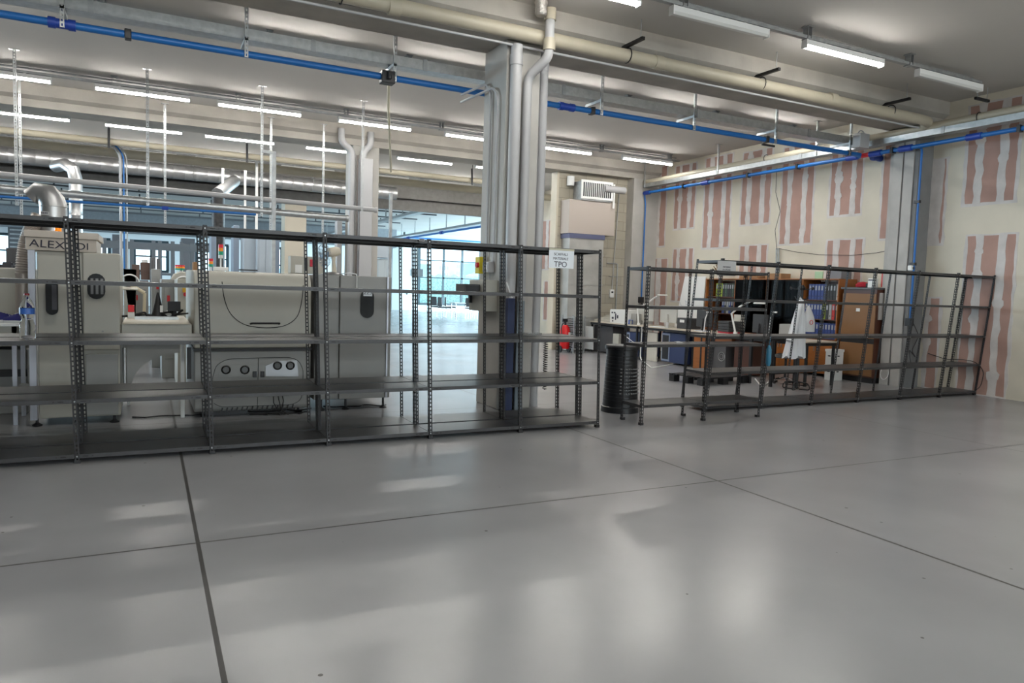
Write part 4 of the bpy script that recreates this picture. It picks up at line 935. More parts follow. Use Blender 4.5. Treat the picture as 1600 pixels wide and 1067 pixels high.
def bx(name, label, cat, x0, x1, y0, y1, z0, z1, m, group=None, bevel=.006, parts=()):
    t = thing(name, label, cat, ((x0+x1)/2, (y0+y1)/2, z0), group)
    MB().box(x0, x1, y0, y1, z0, z1).build('body', m, t, bevel=bevel)
    for (n, mb, mm) in parts: mb.build(n, mm, t)
    return t
def Y(px, x, py=500): return at(px, py, x=x).y
def front(px0, px1, x): return sorted((Y(px0, x), Y(px1, x)))
# under the benches
y0, y1 = front(913, 958, BX0+.15); bx('steel_cabinet', 'dark grey low cabinet under the farthest workbench', 'cabinet', BX0+.15, BX1-.1, max(13.98, y0), min(y1, 15.95), .03, .70, DGR)
y0, y1 = front(914, 929, BX0+.02); tag(MB().prism([(y0, .06), (y1, .06), (y1-.05, .66), (y0+.05, .66)], 'x', BX0+.0, BX0+.02).build('white_board', WHITE), 'white panel leaning on the dark cabinet under the farthest workbench', 'panel')
for (pa_, pb_, z0, z1, lb, m) in ((980, 1002, .05, .62, 'navy blue cabinet under the benches behind the black bin', BLUEC), (1036, 1074, .04, .70, 'navy blue cabinet with an open front behind the small rack', BLUEC)):
    y0, y1 = front(pa_, pb_, BX0+.1); t = bx('pedestal_cabinet', lb, 'cabinet', BX0+.1, BX1-.1, y0, y1, z0, z1, m)
    yy = y1-.28 if pa_ > 1010 else y1-.15
    MB().box(BX0+.085, BX0+.1, yy, y1-.01, z0+.02, z1-.02).build('front_frame', mat('pale blue frame', (.25, .3, .42), .4), t)
    MB().box(BX0+.08, BX0+.09, yy+.03, y1-.04, z0+.06, z1-.06).build('dark_opening', BLACK, t)
y0, y1 = front(1011, 1028, BX0+.12); bx('white_board', 'plain off white board standing under the middle workbench', 'board', BX0+.12, BX0+.15, y0, y1, .0, .66, mat('off white board', (.60, .57, .50), .6))
y0, y1 = front(1074, 1083, BX0+.05); bx('dark_pedestal', 'near black pedestal drawers under the middle workbench', 'drawers', BX0+.2, BX1-.15, y0, y1, .02, .7, BLACK)
y0, y1 = front(1086, 1104, BX0+.04); bx('wood_end_panel', 'orange wood desk end panel beside the grey computer tower', 'panel', BX0+.04, BX0+.4, y0, y1, 0, .71, WOOD)
y0, y1 = front(1105, 1131, BX0+.1); t = bx('computer_tower', 'large grey computer tower with a round fan grille under the bench', 'computer', BX0+.15, BX0+.6, y0-.05, y1-.05, .03, .58, DGR)
c = (BX0+.142, y0+.06, .32); MB().tube(arc(c, .09, 0, 6.283, 18, (0, 1, 0), (0, 0, 1)), .008, 5).tube(arc(c, .05, 0, 6.283, 14, (0, 1, 0), (0, 0, 1)), .005, 5).build('fan_grille', GALV, t)
y0, y1 = front(1117, 1144, BX0+.1); bx('drawer_unit', 'orange wood drawer unit just under the nearest bench top', 'drawer', BX0+.12, BX0+.5, y0, y1, .60, .71, mat('reddish wood', (.45, .17, .07), .5))
y0, y1 = front(1150, 1176, BX0+.2); bx('brown_pedestal', 'dark brown drawer pedestal under the nearest bench', 'drawers', BX0+.2, BX1-.1, y0, y1, .02, .70, WOODD)
# on the benches
y0, y1 = front(915, 935, BX0+.3)
t = thing('parts_organizer', 'cream stepped tray organizer on the far end of the workbench', 'organizer', (BX0+.4, 15.5, BZ))
for k in range(5): MB().box(BX0+.14+k*.09, BX0+.24+k*.09, 15.1, 15.95, BZ, BZ+.05+k*.03).build('tray', CREAM, t, bevel=.004)
p = at(917, 493, x=BX0+.3); tag(MB().box(BX0+.58, BX0+.68, 15.75, 15.9, BZ+.0, BZ+.30).build('white_bottle', WHITE, bevel=.02), 'tall white box bottle standing behind the cream organizer', 'bottle')
for k, (ya, yb, z0, z1, w) in enumerate(((14.35, 14.62, 0, .11, 'left lower'), (14.64, 14.98, 0, .10, 'far lower'), (14.42, 14.72, .115, .21, 'upper'))):
    t = thing('storage_bin', 'bright blue plastic bin on the workbench, the %s one' % w, 'bin', (BX0+.2, (ya+yb)/2, BZ+z0), 'blue bins on the workbench')
    m = MB(); a, b = BX0+.12, BX0+.42; m.box(a, b, ya, yb, BZ+z0, BZ+z0+.006)
    for q in ((a, a+.006, ya, yb), (b-.006, b, ya, yb), (a, b, ya, ya+.006), (a, b, yb-.006, yb)): m.box(q[0], q[1], q[2], q[3], BZ+z0, BZ+z1)
    m.build('body', mat('bright blue plastic', (.015, .08, .38), .4), t, smooth=False); MB().box(a-.004, a, ya+.06, yb-.06, BZ+z0+.03, BZ+z0+.06).build('label_tag', WHITE, t)
sb = tag(MB().lathe([(.03, 0), (.032, .14), (.02, .17), (.02, .22)], (BX0+.6, 14.5, BZ), 10).build('spray_bottle', mat('pale bottle', (.6, .6, .6), .4)), 'white spray bottle with red cap behind the blue bins', 'bottle')
MB().lathe([(.022, 0), (.022, .05), (.005, .055)], (BX0+.6, 14.5, BZ+.22), 10).build('cap', RED, sb)
y0, y1 = front(953, 981, BX0+.1)
t = bx('white_box', 'large white cardboard box with black printing on the workbench', 'box', BX0+.1, BX0+.5, y0, y1, BZ, BZ+.34, mat('white card', (.66, .66, .64), .6))
m = MB()
for (u, v, w, h) in ((.06, .24, .07, .035), (.16, .24, .07, .035), (.08, .1, .08, .05), (.22, .08, .05, .16), (.3, .12, .06, .08), (.1, .03, .05, .04)): m.box(BX0+.097, BX0+.0995, y1-u-w, y1-u, BZ+v, BZ+v+h)
m.build('printed_marks', INK, t)
y0, y1 = front(982, 994, BX0+.2); bx('grey_box', 'small grey box right of the white printed box', 'box', BX0+.2, BX0+.5, y0, y1, BZ, BZ+.26, mat('grey card', (.30, .29, .27), .7))
def monitor(label, pxa, pxb, x, z0, h, m, arm=True):
    ya, yb = front(pxa, pxb, x); t = thing('monitor', label, 'monitor', (x, (ya+yb)/2, BZ), 'monitors on the workbenches')
    MB().box(x, x+.035, ya, yb, BZ+z0, BZ+z0+h).build('screen_back', m, t, bevel=.01)
    MB().box(x+.033, x+.037, ya+.015, yb-.015, BZ+z0+.015, BZ+z0+h-.015).build('screen', BLACK, t)
    c = (ya+yb)/2; MB().bar((x-.01, c, BZ+z0+h*.5), (x-.03, c, BZ+.01), .06, .02).build('stand', m if arm else BLACK, t); MB().box(x-.11, x+.1, c-.13, c+.13, BZ, BZ+.012).build('base', m, t, bevel=.003)
    return t
LG = mat('light grey monitor plastic', (.50, .49, .45), .45); DK = mat('charcoal monitor plastic', (.045, .045, .048), .45)
monitor('light grey monitor seen from behind, farther of the two pale ones', 996, 1020, BX0+.35, .10, .36, LG)
monitor('light grey monitor seen from behind, nearer of the two pale ones', 1031, 1057, BX0+.35, .10, .40, LG)
monitor('black monitor seen from behind on the middle workbench', 1088, 1112, BX0+.30, .08, .36, DK)
monitor('black monitor seen from behind on the nearest workbench', 1176, 1199, BX0+.30, .06, .36, DK)
y0, y1 = front(1058, 1074, BX0+.3); t = bx('black_case', 'black equipment case with a small white sticker on the bench', 'case', BX0+.3, BX0+.7, y0, y1, BZ, BZ+.24, DK); MB().box(BX0+.296, BX0+.3, y0+.1, y0+.25, BZ+.14, BZ+.2).build('sticker', WHITE, t)
y0, y1 = front(1122, 1139, BX0+.15)
for k in range(4): tag(MB().box(BX0+.15, BX0+.5, y0, y1, BZ+.03+k*.055, BZ+.08+k*.055).build('document_tray', DK, bevel=.006), 'black document tray, %s of the four stacked on the bench' % ['lowest', 'second', 'third', 'topmost'][k], 'tray', 'stacked document trays')
tag(MB().box(BX0+.15, BX0+.48, y0, y1, BZ, BZ+.028).build('red_folder', mat('crimson card', (.4, .02, .04), .5)), 'red folder lying under the stacked black document trays', 'folder')
y0, y1 = front(1138, 1154, BX0+.4); bx('paper_block', 'white sheet holder above the black trays', 'paper holder', BX0+.55, BX0+.58, y0, y1, BZ, BZ+.38, mat('off white board', (.6, .57, .5), .6))
y0, y1 = front(1218, 1236, BX0+.4); bx('grey_box', 'light grey box on the nearest bench behind the white coat', 'box', BX0+.4, BX0+.7, y0, y1, BZ, BZ+.26, mat('box grey', (.34, .34, .33), .6))
def arm_lamp(label, pts, head, m=WHITE, x=BX0+.2):
    P = [at(px, py, x=x) for px, py in pts]; t = thing('arm_lamp', label, 'lamp', (x, P[0].y, BZ), 'magnifier lamps on the workbenches')
    P[0] = Vector((x, P[0].y, BZ+.02)); MB().cyl((x, P[0].y, BZ), (x, P[0].y, BZ+.05), .04, 10).build('clamp', m, t)
    MB().tube(P, .02, 8).build('arm', m, t); h = at(head[0], head[1], x=x)
    MB().lathe([(.0, .03), (.10, .03), (.12, .015), (.11, 0), (.02, 0)], (x, h.y, h.z), 18).build('head', m, t); return t
arm_lamp('white jointed lamp at the farther pale monitor with a flat red edged head', [(998, 500), (996, 482), (1012, 473), (1026, 463)], (1035, 462))
arm_lamp('white jointed lamp arching over the black trays with an oval head', [(1149, 520), (1143, 490), (1156, 479), (1172, 471)], (1187, 475))
for (pa_, lb) in ((1104, 'middle'), (1206, 'nearest')):
    P = [at(px, py, x=BX0+.15) for px, py in ((pa_-4, 512), (pa_-2, 498), (pa_+2, 488))]; P[0].z = BZ
    tag(MB().tube(P, .012, 6).box(P[2].x-.02, P[2].x+.02, P[2].y-.08, P[2].y+.02, P[2].z-.01, P[2].z+.02).build('clip_arm', WHITE), 'slim white phone arm clamped beside the black monitor on the %s bench' % lb, 'holder')
for px, lb, c, h in ((986, 'grey mug beside the grey box on the bench', (.25, .25, .24), .1), (1043, 'silver forked bracket holder before the nearer pale monitor', (.6, .6, .6), .13), (1008, 'small dark cup before the farther pale monitor', (.1, .08, .06), .07)):
    y = Y(px, BX0+.1); tag(MB().lathe([(.03, 0), (.035, h), (.031, h), (.027, .008)], (BX0+.1, y, BZ), 12).build('mug', mat('mug %s' % px, c, .4)), lb, 'cup')
for px, w, lb in ((1028, .16, 'open paper sheets on the bench between the pale monitors'), (1098, .14, 'crumpled papers before the black monitor')):
    y = Y(px, BX0+.12); tag(MB().box(BX0+.03, BX0+.22, y-w, y+w, BZ, BZ+.004).box(BX0+.05, BX0+.25, y-w*.6, y+w*1.2, BZ+.004, BZ+.008).build('paper_sheets', PAPER), lb, 'paper')
# wires under the benches
cable('white cable looping down and along the floor before the blue cabinet', bend([at(1003, 520, x=BX0), at(1000, 560, x=BX0), at(1018, 575, z=.01), at(1035, 572, z=.01), at(1055, 568, z=.01), at(1085, 566, z=.01)], .2), .012, WHITE, 'floor_cable')
cable('white cable hanging below the bench near the power box', bend([at(975, 523, x=BX0-.02), at(990, 535, x=BX0-.02), at(1002, 536, x=BX0-.02), at(1003, 510, x=BX0-.02)], .1), .007, WHITE, 'bench_cable')
p = at(964, 530, x=BX0); bx('power_box', 'small cream power box hung under the farther workbench', 'power box', BX0-.04, BX0+.04, p.y-.12, p.y+.12, .28, .55, CREAM)
cable('white power cable and plug ends on the floor under the big shelving', bend([at(1180, 592, z=.02), at(1190, 604, z=.012), at(1200, 598, z=.012), at(1207, 585, z=.2), at(1203, 570, z=.3)], .12), .012, WHITE, 'floor_cable')
# ================================================================== WALL SIDE FURNITURE
# low silver tray trolley and extinguisher by the block wall
xa, xb = X(893, 15.5, 540), X(911, 15.5, 540)
t = thing('tray_trolley', 'silver tray trolley of close stacked trays beside the block wall', 'trolley', ((xa+xb)/2, 15.7, 0))
for x in (xa, xb-.03):
    for y in (15.42, 16.0): MB().box(x, x+.03, y, y+.03, 0, .95).build('post', GALV, t)
for k in range(15): MB().box(xa+.01, xb-.01, 15.45, 15.98, .12+k*.055, .135+k*.055).build('tray', GALVD, t)
p = at(882, 545, z=0)
t = thing('fire_extinguisher', 'red wheeled fire extinguisher standing at the block wall end', 'fire extinguisher', (p.x, 15.7, 0))
ex = at(882, 545, y=15.75).x
MB().lathe([(.11, .10), (.13, .14), (.135, .55), (.11, .64), (.05, .70)], (ex, 15.75, 0), 18).build('cylinder', mat('extinguisher red', (.60, .012, .015), .3), t)
MB().cyl((ex, 15.75, .70), (ex, 15.75, .80), .03, 10).box(ex-.09, ex+.05, 15.72, 15.753, .78, .86).build('valve_head', BLACK, t)
MB().tube(bend([(ex-.05, 15.70, .78), (ex-.17, 15.65, .7), (ex-.16, 15.63, .35)], .08), .014, 6).build('hose', BLACK, t)
MB().box(ex+.02, ex+.09, 15.605, 15.62, .38, .52).build('label_plate', WHITE, t)
for s in (-.13, .13): MB().cyl((ex+s-.015, 15.756, .09), (ex+s+.015, 15.756, .09), .09, 14).build('wheel', BLACK, t)
# bookcase of four units along the plaster wall
CX0 = 12.1; CX1 = 12.62
ub = [9.82, 10.72, 11.68, 12.62, 13.62]; HC = 1.94
bc = {}
for i in range(4):
    a, b = ub[i], ub[i+1]-.01
    t = thing('bookcase', ['orange wood bookcase full of blue binders, the nearest unit with the bare side', 'orange wood bookcase unit with one glazed front reflecting windows', 'orange wood bookcase unit with dark glass front, third from the near end', 'orange wood bookcase farthest unit beside the whiteboard'][i], 'bookcase', (12.36, (a+b)/2, 0), 'bookcases along the plaster wall')
    MB().box(CX0, CX1, a, a+.022, 0, HC).build('side_panel', WOOD, t); MB().box(CX0, CX1, b-.022, b, 0, HC).build('side_panel', WOOD, t)
    MB().box(CX1-.012, CX1, a+.022, b-.022, .05, HC-.02).build('back_panel', WOODD, t); MB().box(CX0-.01, CX1, a, b, HC, HC+.022).build('top', WOOD, t)
    for z in (.74, 1.13, 1.52): MB().box(CX0+.03, CX1-.012, a+.022, b-.022, z, z+.02).build('shelf', WOODD, t)
    c = (a+b)/2
    for (q0, q1, hy) in ((a+.003, c-.002, c-.04), (c+.002, b-.003, c+.04)):
        d = MB().box(CX0-.018, CX0, q0, q1, .06, .74).build('door', WOOD, t, bevel=.002); MB().box(CX0-.03, CX0-.018, hy-.006, hy+.006, .50, .62).build('handle', GALV, d)
    if i in (1, 2):
        for (q0, q1) in ((a+.003, c-.002), (c+.002, b-.003)):
            d = MB().box(CX0-.012, CX0-.006, q0, q1, .76, HC-.01).build('glass_door', mat('tinted cabinet glass', (.03, .025, .02), .04, alpha=.75) if 0 else GLSD if 'GLSD' in globals() else glassy('tinted cabinet glass', (.26, .20, .16), .004), t); globals()['GLSD'] = d.data.materials[0]
BIND = {}
def binder(label, col, y, z, h=.32, w=.07, group='ring binders in the bookcases'):
    k = col
    if k not in BIND:
        t = thing('ring_binder', label, 'binder', group=group)
        mm = mat('binder %s' % (col,), col, .5); MB().box(0, .28, -.033, .033, 0, .315).build('cover', mm, t, bevel=.003)
        MB().box(-.002, 0, -.018, .018, .19, .28).build('spine_label', mat('spine label', (.33, .35, .38), .7), t); MB().cyl((-.003, 0, .07), (0, 0, .07), .012, 8).build('finger_hole', BLACK, t)
        BIND[k] = t; o = t
    else: o = dup(BIND[k], label=label, group=group)
    o.location = (CX0+.06, y, z); return o
BLb, GRb, BKb, LMb, RDb, GYb = (.03, .055, .20), (.05, .085, .06), (.025, .027, .03), (.30, .40, .03), (.45, .03, .03), (.28, .29, .28)
UN = ['nearest', 'second', 'third', 'farthest']; SH = {.76: 'bottom', 1.15: 'middle', 1.54: 'top'}
cols = {(0, .76): [BLb]*11, (0, 1.15): [BKb, RDb, GYb, BKb, LMb]+[BLb]*6, (0, 1.54): [GYb, BKb, BKb, BKb]+[BLb]*6, (1, .76): [BLb]*5, (1, 1.15): [BKb]*4+[GRb]*3, (1, 1.54): [GRb, BKb, GRb, GYb, BKb, GRb, GRb, BKb, GRb],
        (2, 1.54): [BKb]*4, (2, 1.15): [BKb]*3, (3, 1.54): [BKb, GRb, BKb, BKb, GRb, BKb, LMb, LMb, LMb], (3, 1.15): [BLb, BKb, BLb, GYb, BKb, BLb]}
cn = {BLb: 'blue', GRb: 'dark green', BKb: 'black', LMb: 'lime green', RDb: 'red', GYb: 'grey'}
for (u, z), cl in cols.items():
    y = ub[u]+.07; seen = {}
    for k, c in enumerate(cl):
        n_same = cl.count(c)
        lb = '%s ring binder on the %s shelf of the %s bookcase unit' % (cn[c], SH[z], UN[u])
        g = '%s binders, %s shelf, %s bookcase' % (cn[c], SH[z], UN[u]) if n_same > 1 else None
        binder(lb, c, y, z, group=g or 'single coloured binders'); y += .074
# items on top of the bookcase
p = at(1280, 433, x=12.35); bx('green_picture', 'small green and white picture card standing on the bookcase', 'picture', 12.33, 12.35, p.y-.10, p.y+.10, HC+.022, HC+.18, mat('pale green card', (.35, .52, .33), .5))
y0, y1 = front(1292, 1310, 12.2); t = bx('grey_crate', 'grey plastic crate on top of the nearest bookcase', 'crate', 12.2, 12.5, y0, y1, HC+.022, HC+.20, mat('crate grey', (.16, .16, .17), .5)); 
y0, y1 = front(1192, 1216, 12.2); bx('cardboard_box', 'flat tan cardboard box lying on top of the bookcase', 'box', 12.2, 12.5, y0, y1, HC+.022, HC+.14, CARD)
y0, y1 = front(1152, 1180, 12.2); bx('cardboard_box', 'low tan cardboard box on the bookcase left of the other', 'box', 12.2, 12.5, y0, y1, HC+.022, HC+.09, CARD)
t = thing('dried_plant', 'small dried plant with brown twigs on the far end of the bookcase', 'plant', (12.35, 13.4, HC+.022))
rp = random.Random(2); m = MB()
for k in range(26):
    a = rp.uniform(0, 6.28); e = rp.uniform(.4, 1.3); L_ = rp.uniform(.15, .32); m.tube([(12.35, 13.4, HC+.1), (12.35+math.cos(a)*math.cos(e)*L_*.6, 13.4+math.sin(a)*math.cos(e)*L_*.6, HC+.1+math.sin(e)*L_*.5), (12.35+math.cos(a)*math.cos(e)*L_, 13.4+math.sin(a)*math.cos(e)*L_, HC+.08+math.sin(e)*L_)], [.006, .005, .012], 5)
m.build('twigs', mat('dry twig brown', (.20, .12, .06), .8), t); MB().lathe([(.05, 0), (.07, .1), (.06, .1), (.05, .01)], (12.35, 13.4, HC+.022), 12).build('pot', WHITE, t)
# whiteboard
ya, yb = front(1054, 1098, 12.3)
t = thing('whiteboard', 'large white flip board with faint scribbles leaning by the plaster wall', 'whiteboard', (12.3, (ya+yb)/2, 0))
zt = at(1085, 432, x=12.3).z
MB().prism([(ya, .62), (yb-.0, .62), (yb-.35, zt), (ya-.05, zt)], 'x', 12.28, 12.30).build('board', mat('whiteboard face', (.80, .79, .76), .3), t)
MB().bar((12.34, yb-.05, 0), (12.32, yb-.38, zt), .03).bar((12.34, ya+.1, 0), (12.32, ya, zt), .03).build('easel_leg', GALV, t)
sc = MB(); rq = random.Random(11)
for k in range(7):
    y = ya+.5+rq.uniform(0, .9); z = 1.2+rq.uniform(0, .5); sc.tube([(12.276, y+rq.uniform(-.08, .08), z+rq.uniform(-.07, .07)) for _ in range(4)], .003, 4)
sc.build('scribbles', mat('faded marker', (.25, .3, .4), .6), t)
# brown tambour cabinet
KY0, KY1 = 8.98, 9.70; KH = 1.76
t = thing('tambour_cabinet', 'tall light brown cabinet with a dark side by the wall column', 'cabinet', (12.35, 9.3, 0))
LB = mat('light brown cabinet front', (.215, .105, .04), .5)
MB().box(CX0, CX1, KY0, KY1, .10, KH).build('carcass', WOODD, t, bevel=.003); MB().box(CX0+.03, CX1, KY0+.01, KY1-.01, 0, .10).build('plinth', BLACK, t)
MB().box(CX0-.02, CX0, KY0, KY1, .13, .74).build('door', LB, t); MB().box(CX0-.02, CX0, KY0, KY1, .84, KH-.08).build('door', LB, t); MB().box(CX0-.008, CX0, KY0, KY1, .74, .84).build('dark_gap', BLACK, t)
MB().box(CX0-.06, CX1, KY0-.01, KY1+.02, KH, KH+.035).build('top_plate', DGR, t)
d = MB().box(CX0-.028, CX0-.02, (KY0+KY1)/2-.04, (KY0+KY1)/2+.04, 1.34, 1.40).build('handle', WHITE, t)
MB().box(CX0+.06, CX0+.20, KY0-.025, KY0-.002, 1.20, 1.70).build('side_pocket', mat('pale pocket', (.45, .42, .40), .5), t); MB().box(CX0+.24, CX0+.30, KY0-.02, KY0-.002, 1.35, 1.68).build('side_pocket', mat('pale pocket', (.45, .42, .4), .5), t)
y0, y1 = front(1333, 1351, 12.25)
t = thing('soft_bag', 'dark red soft bag lying on top of the brown cabinet', 'bag', (12.3, (y0+y1)/2, KH+.035))
MB().lathe([(.10, 0), (.13, .02), (.13, .06), (.09, .10), (.02, .115)], (12.3, (y0+y1)/2, KH+.035), 14).build('body', mat('dark red fabric', (.35, .005, .02), .7, bump=.5), t); MB().box(12.24, 12.36, y0-.02, y0+.05, KH+.035, KH+.12).build('end_flap', BLACK, t, bevel=.02)
y0, y1 = front(1352, 1360, 12.2); t = bx('white_box', 'small white printed box beside the red bag on the brown cabinet', 'box', 12.2, 12.35, y0, y1, KH+.035, KH+.21, WHITE); MB().box(12.197, 12.2, y0+.01, y1-.01, KH+.17, KH+.19).build('printed_band', INK, t)
# archive boxes on the floor
for k, (z, lb) in enumerate(((0, 'white cardboard archive box, lower of the two by the orange doors'), (.30, 'white cardboard archive box with a hand hole, upper of the two'))):
    t = thing('archive_box', lb, 'box', (11.85, 9.6, z), 'archive boxes by the bookcase')
    MB().box(11.70, 11.98, 9.52, 9.70, z, z+.25).build('body', WHITE, t, bevel=.004); MB().box(11.69, 11.99, 9.51, 9.71, z+.25, z+.298).build('lid', WHITE, t, bevel=.004)
    MB().prism([(11.84+.035*math.cos(a), z+.17+.012*math.sin(a)) for a in [i*math.pi/6 for i in range(12)]], 'y', 9.515, 9.5205).build('hand_hole', BLACK, t); MB().prism([(9.61+.035*math.cos(a), z+.17+.012*math.sin(a)) for a in [i*math.pi/6 for i in range(12)]], 'x', 11.695, 11.7005).build('hand_hole', BLACK, t)
# coat stand with coat and bag
cs = at(1244, 600, y=8.75); sx, sy = cs.x, cs.y
t = thing('coat_stand', 'black coat stand with looped base before the workbenches', 'coat stand', (sx, sy, 0))
ztp = at(1247, 447, y=sy).z
MB().cyl((sx, sy, .03), (sx, sy, ztp), .032, 12).lathe([(.05, 0), (.06, .03), (.03, .08)], (sx, sy, ztp-.06), 12).build('pole', BLACK, t)
for k in range(4):
    a = k*math.pi/2+.5; u = Vector((math.cos(a), math.sin(a), 0)); v = Vector((0, 0, 1)); w = Vector((-u.y, u.x, 0))
    c = Vector((sx, sy, ztp-.05)); MB().tube([c, c+u*.12, c+u*.17+v*.02], .010, 6).cyl(c+u*.16+v*.0, c+u*.19+v*.03, .022, 8).tube([c-v*.16, c-v*.17+u*.08, c-v*.12+u*.11], .008, 6).build('hook', BLACK, t)
    MB().tube(bend([Vector((sx, sy, .14)), Vector((sx, sy, .12))+u*.20, Vector((sx, sy, .012))+u*.23, Vector((sx, sy, .012))+u*.05], .05), .010, 6).build('base_loop', BLACK, t)
    MB().tube(arc((sx, sy, .2), .03, 0, 1, 2, u, w), .004, 5)
MB().tube(arc((sx, sy, .10), .20, 0, 6.283, 24, (1, 0, 0), (0, 1, 0)), .008, 6).build('ring', BLACK, t)
# white lab coat: a draped closed surface with folds and a sleeve
COAT = mat('white cotton', (.74, .75, .77), .85, bump=.3, bscale=8)
ct = at(1240, 468, y=sy-.1); cb = at(1231, 558, y=sy-.1); hh = ct.z-cb.z
m = MB(); rows = []; NN = 28
for i in range(15):
    f = i/14; w = .04+.19*f**.75; d = .04+.085*f; cxx = sx-.11-.10*f
    rows.append([(cxx+w*math.cos(a)*(1+.10*math.sin(7*a+1)*f), sy-.10+d*math.sin(a)*(1+.28*math.sin(9*a)*min(1, f*2)), ct.z-hh*f-(.03*math.sin(5*a) if i == 14 else 0)) for a in [2*math.pi*j/NN for j in range(NN)]])
for a, b in zip(rows, rows[1:]):
    for j in range(NN): j2 = (j+1) % NN; m.face([a[j], b[j], b[j2], a[j2]])
m.face(rows[0]); m.face(list(reversed(rows[-1])))
t = thing('lab_coat', 'white lab coat hanging on the coat stand', 'coat', (sx-.1, sy-.1, cb.z))
m.build('coat_body', COAT, t)
sl = [(sx-.17, sy-.14, ct.z-.12), (sx-.25, sy-.15, ct.z-hh*.35), (sx-.34, sy-.17, ct.z-hh*.6), (sx-.40, sy-.17, ct.z-hh*.72)]
MB().tube(sl, [.035, .055, .055, .065], 14).build('sleeve', COAT, t); MB().tube([(sx-.09, sy-.06, ct.z+.015), (sx-.06, sy-.02, ct.z+.05), (sx-.09, sy-.1, ct.z-.01)], .012, 6).build('collar', COAT, t)
p0 = at(1254, 478, y=sy); p1 = at(1262, 518, y=sy)
t = thing('plastic_bag', 'white plastic bag with a red ring mark hanging on the coat stand', 'bag', (sx+.12, sy, p1.z))
m = MB(); rows = []; hb = p0.z-p1.z
for i in range(10):
    f = i/9; w = .018+.10*math.sin(min(1, f*1.15)*math.pi*.62); d = .02+.05*math.sin(f*math.pi*.75); rows.append([(sx+.12+.05*f+w*math.cos(a)*(1+.06*math.sin(5*a)), sy-.06+d*math.sin(a), p0.z-hb*f) for a in [2*math.pi*j/18 for j in range(18)]])
for a, b in zip(rows, rows[1:]):
    for j in range(18): j2 = (j+1) % 18; m.face([a[j], b[j], b[j2], a[j2]])
m.face(rows[0]); m.face(list(reversed(rows[-1]))); m.build('body', mat('white polythene', (.72, .72, .72), .35), t)
MB().tube(arc((sx+.12, sy-.135, p0.z-hb*.62), .035, 0, 6.283, 16, (1, 0, 0), (0, 0, 1)), .005, 5).build('red_ring_mark', mat('bright red plastic', (.7, .01, .02), .4), t)
MB().tube([(sx+.09, sy-.06, p0.z), (sx+.06, sy-.04, p0.z+.1), (sx+.08, sy-.05, p0.z)], .006, 5).build('handle', WHITE, t)
# tall black frame table by the stand
xl, xr = at(1207, 603, z=0), at(1259, 598, z=0); zt = at(1235, 528, y=9.0).z
t = thing('frame_table', 'tall black framed side table behind the coat stand', 'table', (9.9, 9.0, 0))
x0f, x1f = X(1206, 9.12, 560), min(10.29, X(1261, 9.12, 560))
MB().box(x0f, x1f, 9.12, 9.66, .86, .89).build('tabletop', mat('off white board', (.6, .57, .5), .6), t)
for x in (x0f, x1f-.045):
    for y in (9.12, 9.61): MB().box(x, x+.045, y, y+.045, 0, .86).build('leg', BLACK, t)
MB().box(x0f, x1f, 9.13, 9.16, .80, .86).box(x0f, x1f, 9.62, 9.65, .80, .86).build('rail', BLACK, t); MB().box(x0f, x1f, 9.13, 9.16, .22, .26).build('stretcher', BLACK, t)
# stool behind it
q = at(1230, 585, z=.0)
t = thing('swivel_stool', 'dark swivel stool with a chrome star base behind the coat stand', 'stool', (9.75, 9.25, 0))
sx2, sy2 = X(1228, 9.4, 560), 9.4
MB().lathe([(.17, .47), (.19, .49), (.19, .53), (.15, .545)], (sx2, sy2, 0), 20).build('seat', mat('stool grey', (.12, .12, .12), .6), t); MB().cyl((sx2, sy2, .10), (sx2, sy2, .47), .022, 10).build('column', BLACK, t)
for k in range(5):
    a = k*1.2566+.3; e = Vector((math.cos(a), math.sin(a), 0))*.20; MB().tube([Vector((sx2, sy2, .12)), Vector((sx2, sy2, .07))+e], .013, 8).build('base_arm', mat('chrome', (.8, .8, .8), .12, 1), t); MB().cyl(Vector((sx2-.012, sy2, .026))+e, Vector((sx2+.012, sy2, .026))+e, .026, 10).build('castor', BLACK, t)
# black plastic pallets
def pallet(label, x, y, z, rz=0):
    t = thing('plastic_pallet', label, 'pallet', group='black pallets on the floor'); L_, D_ = 1.2, .8
    for k in range(7): MB().box(-L_/2, L_/2, -D_/2+k*.12, -D_/2+k*.12+.08, .12, .14).build('deck_board', BLACK, t)
    for u in (-.53, 0, .53):
        for v in (-.33, 0, .33): MB().box(u-.07, u+.07, v-.06, v+.06, 0, .12).build('block', BLACK, t)
    t.location = (x, y, z); t.rotation_euler.z = rz; return t
p = at(1100, 603, z=0); pallet('black plastic pallet on the floor behind the big right shelving', p.x+.5, p.y+.45, 0, .12)
# black bin, wider at the foot
p = at(969, 648, z=0); p.x = at(970, 600, y=p.y+.25).x
t = thing('compost_bin', 'tall black ribbed bin tapering upward beside the small rack', 'bin', (p.x, p.y+.25, 0))
r0, r1 = .245, .205; hz = at(970, 541, y=p.y+.25).z
prof = [(r0+.005, 0), (r0+.005, .07), (r0-.01, .08)]
for k in range(14): z = .12+k*(hz-.2)/14; rr_ = r0-.01-(r0-r1)*z/hz; prof += [(rr_, z), (rr_+.0014, z+.01), (rr_+.0014, z+.035), (rr_, z+.045)]
prof += [(r1, hz-.04), (r1+.02, hz-.035), (r1+.02, hz), (r1-.01, hz), (r1-.02, hz-.06)]
hl = MB().lathe(prof, (p.x, p.y+.25, 0), 32).mat(1)
for i in range(8):
    for j in range(9):
        a = -math.pi/2-.62+.16*j; z = .26+i*.045; rr_ = r0+.002-(r0-r1)*z/hz; q = (p.x+rr_*math.cos(a), p.y+.25+rr_*math.sin(a), z)
        hl.bar((q[0], q[1]+.012, z), (q[0], q[1]-.007, z), .020, .011)
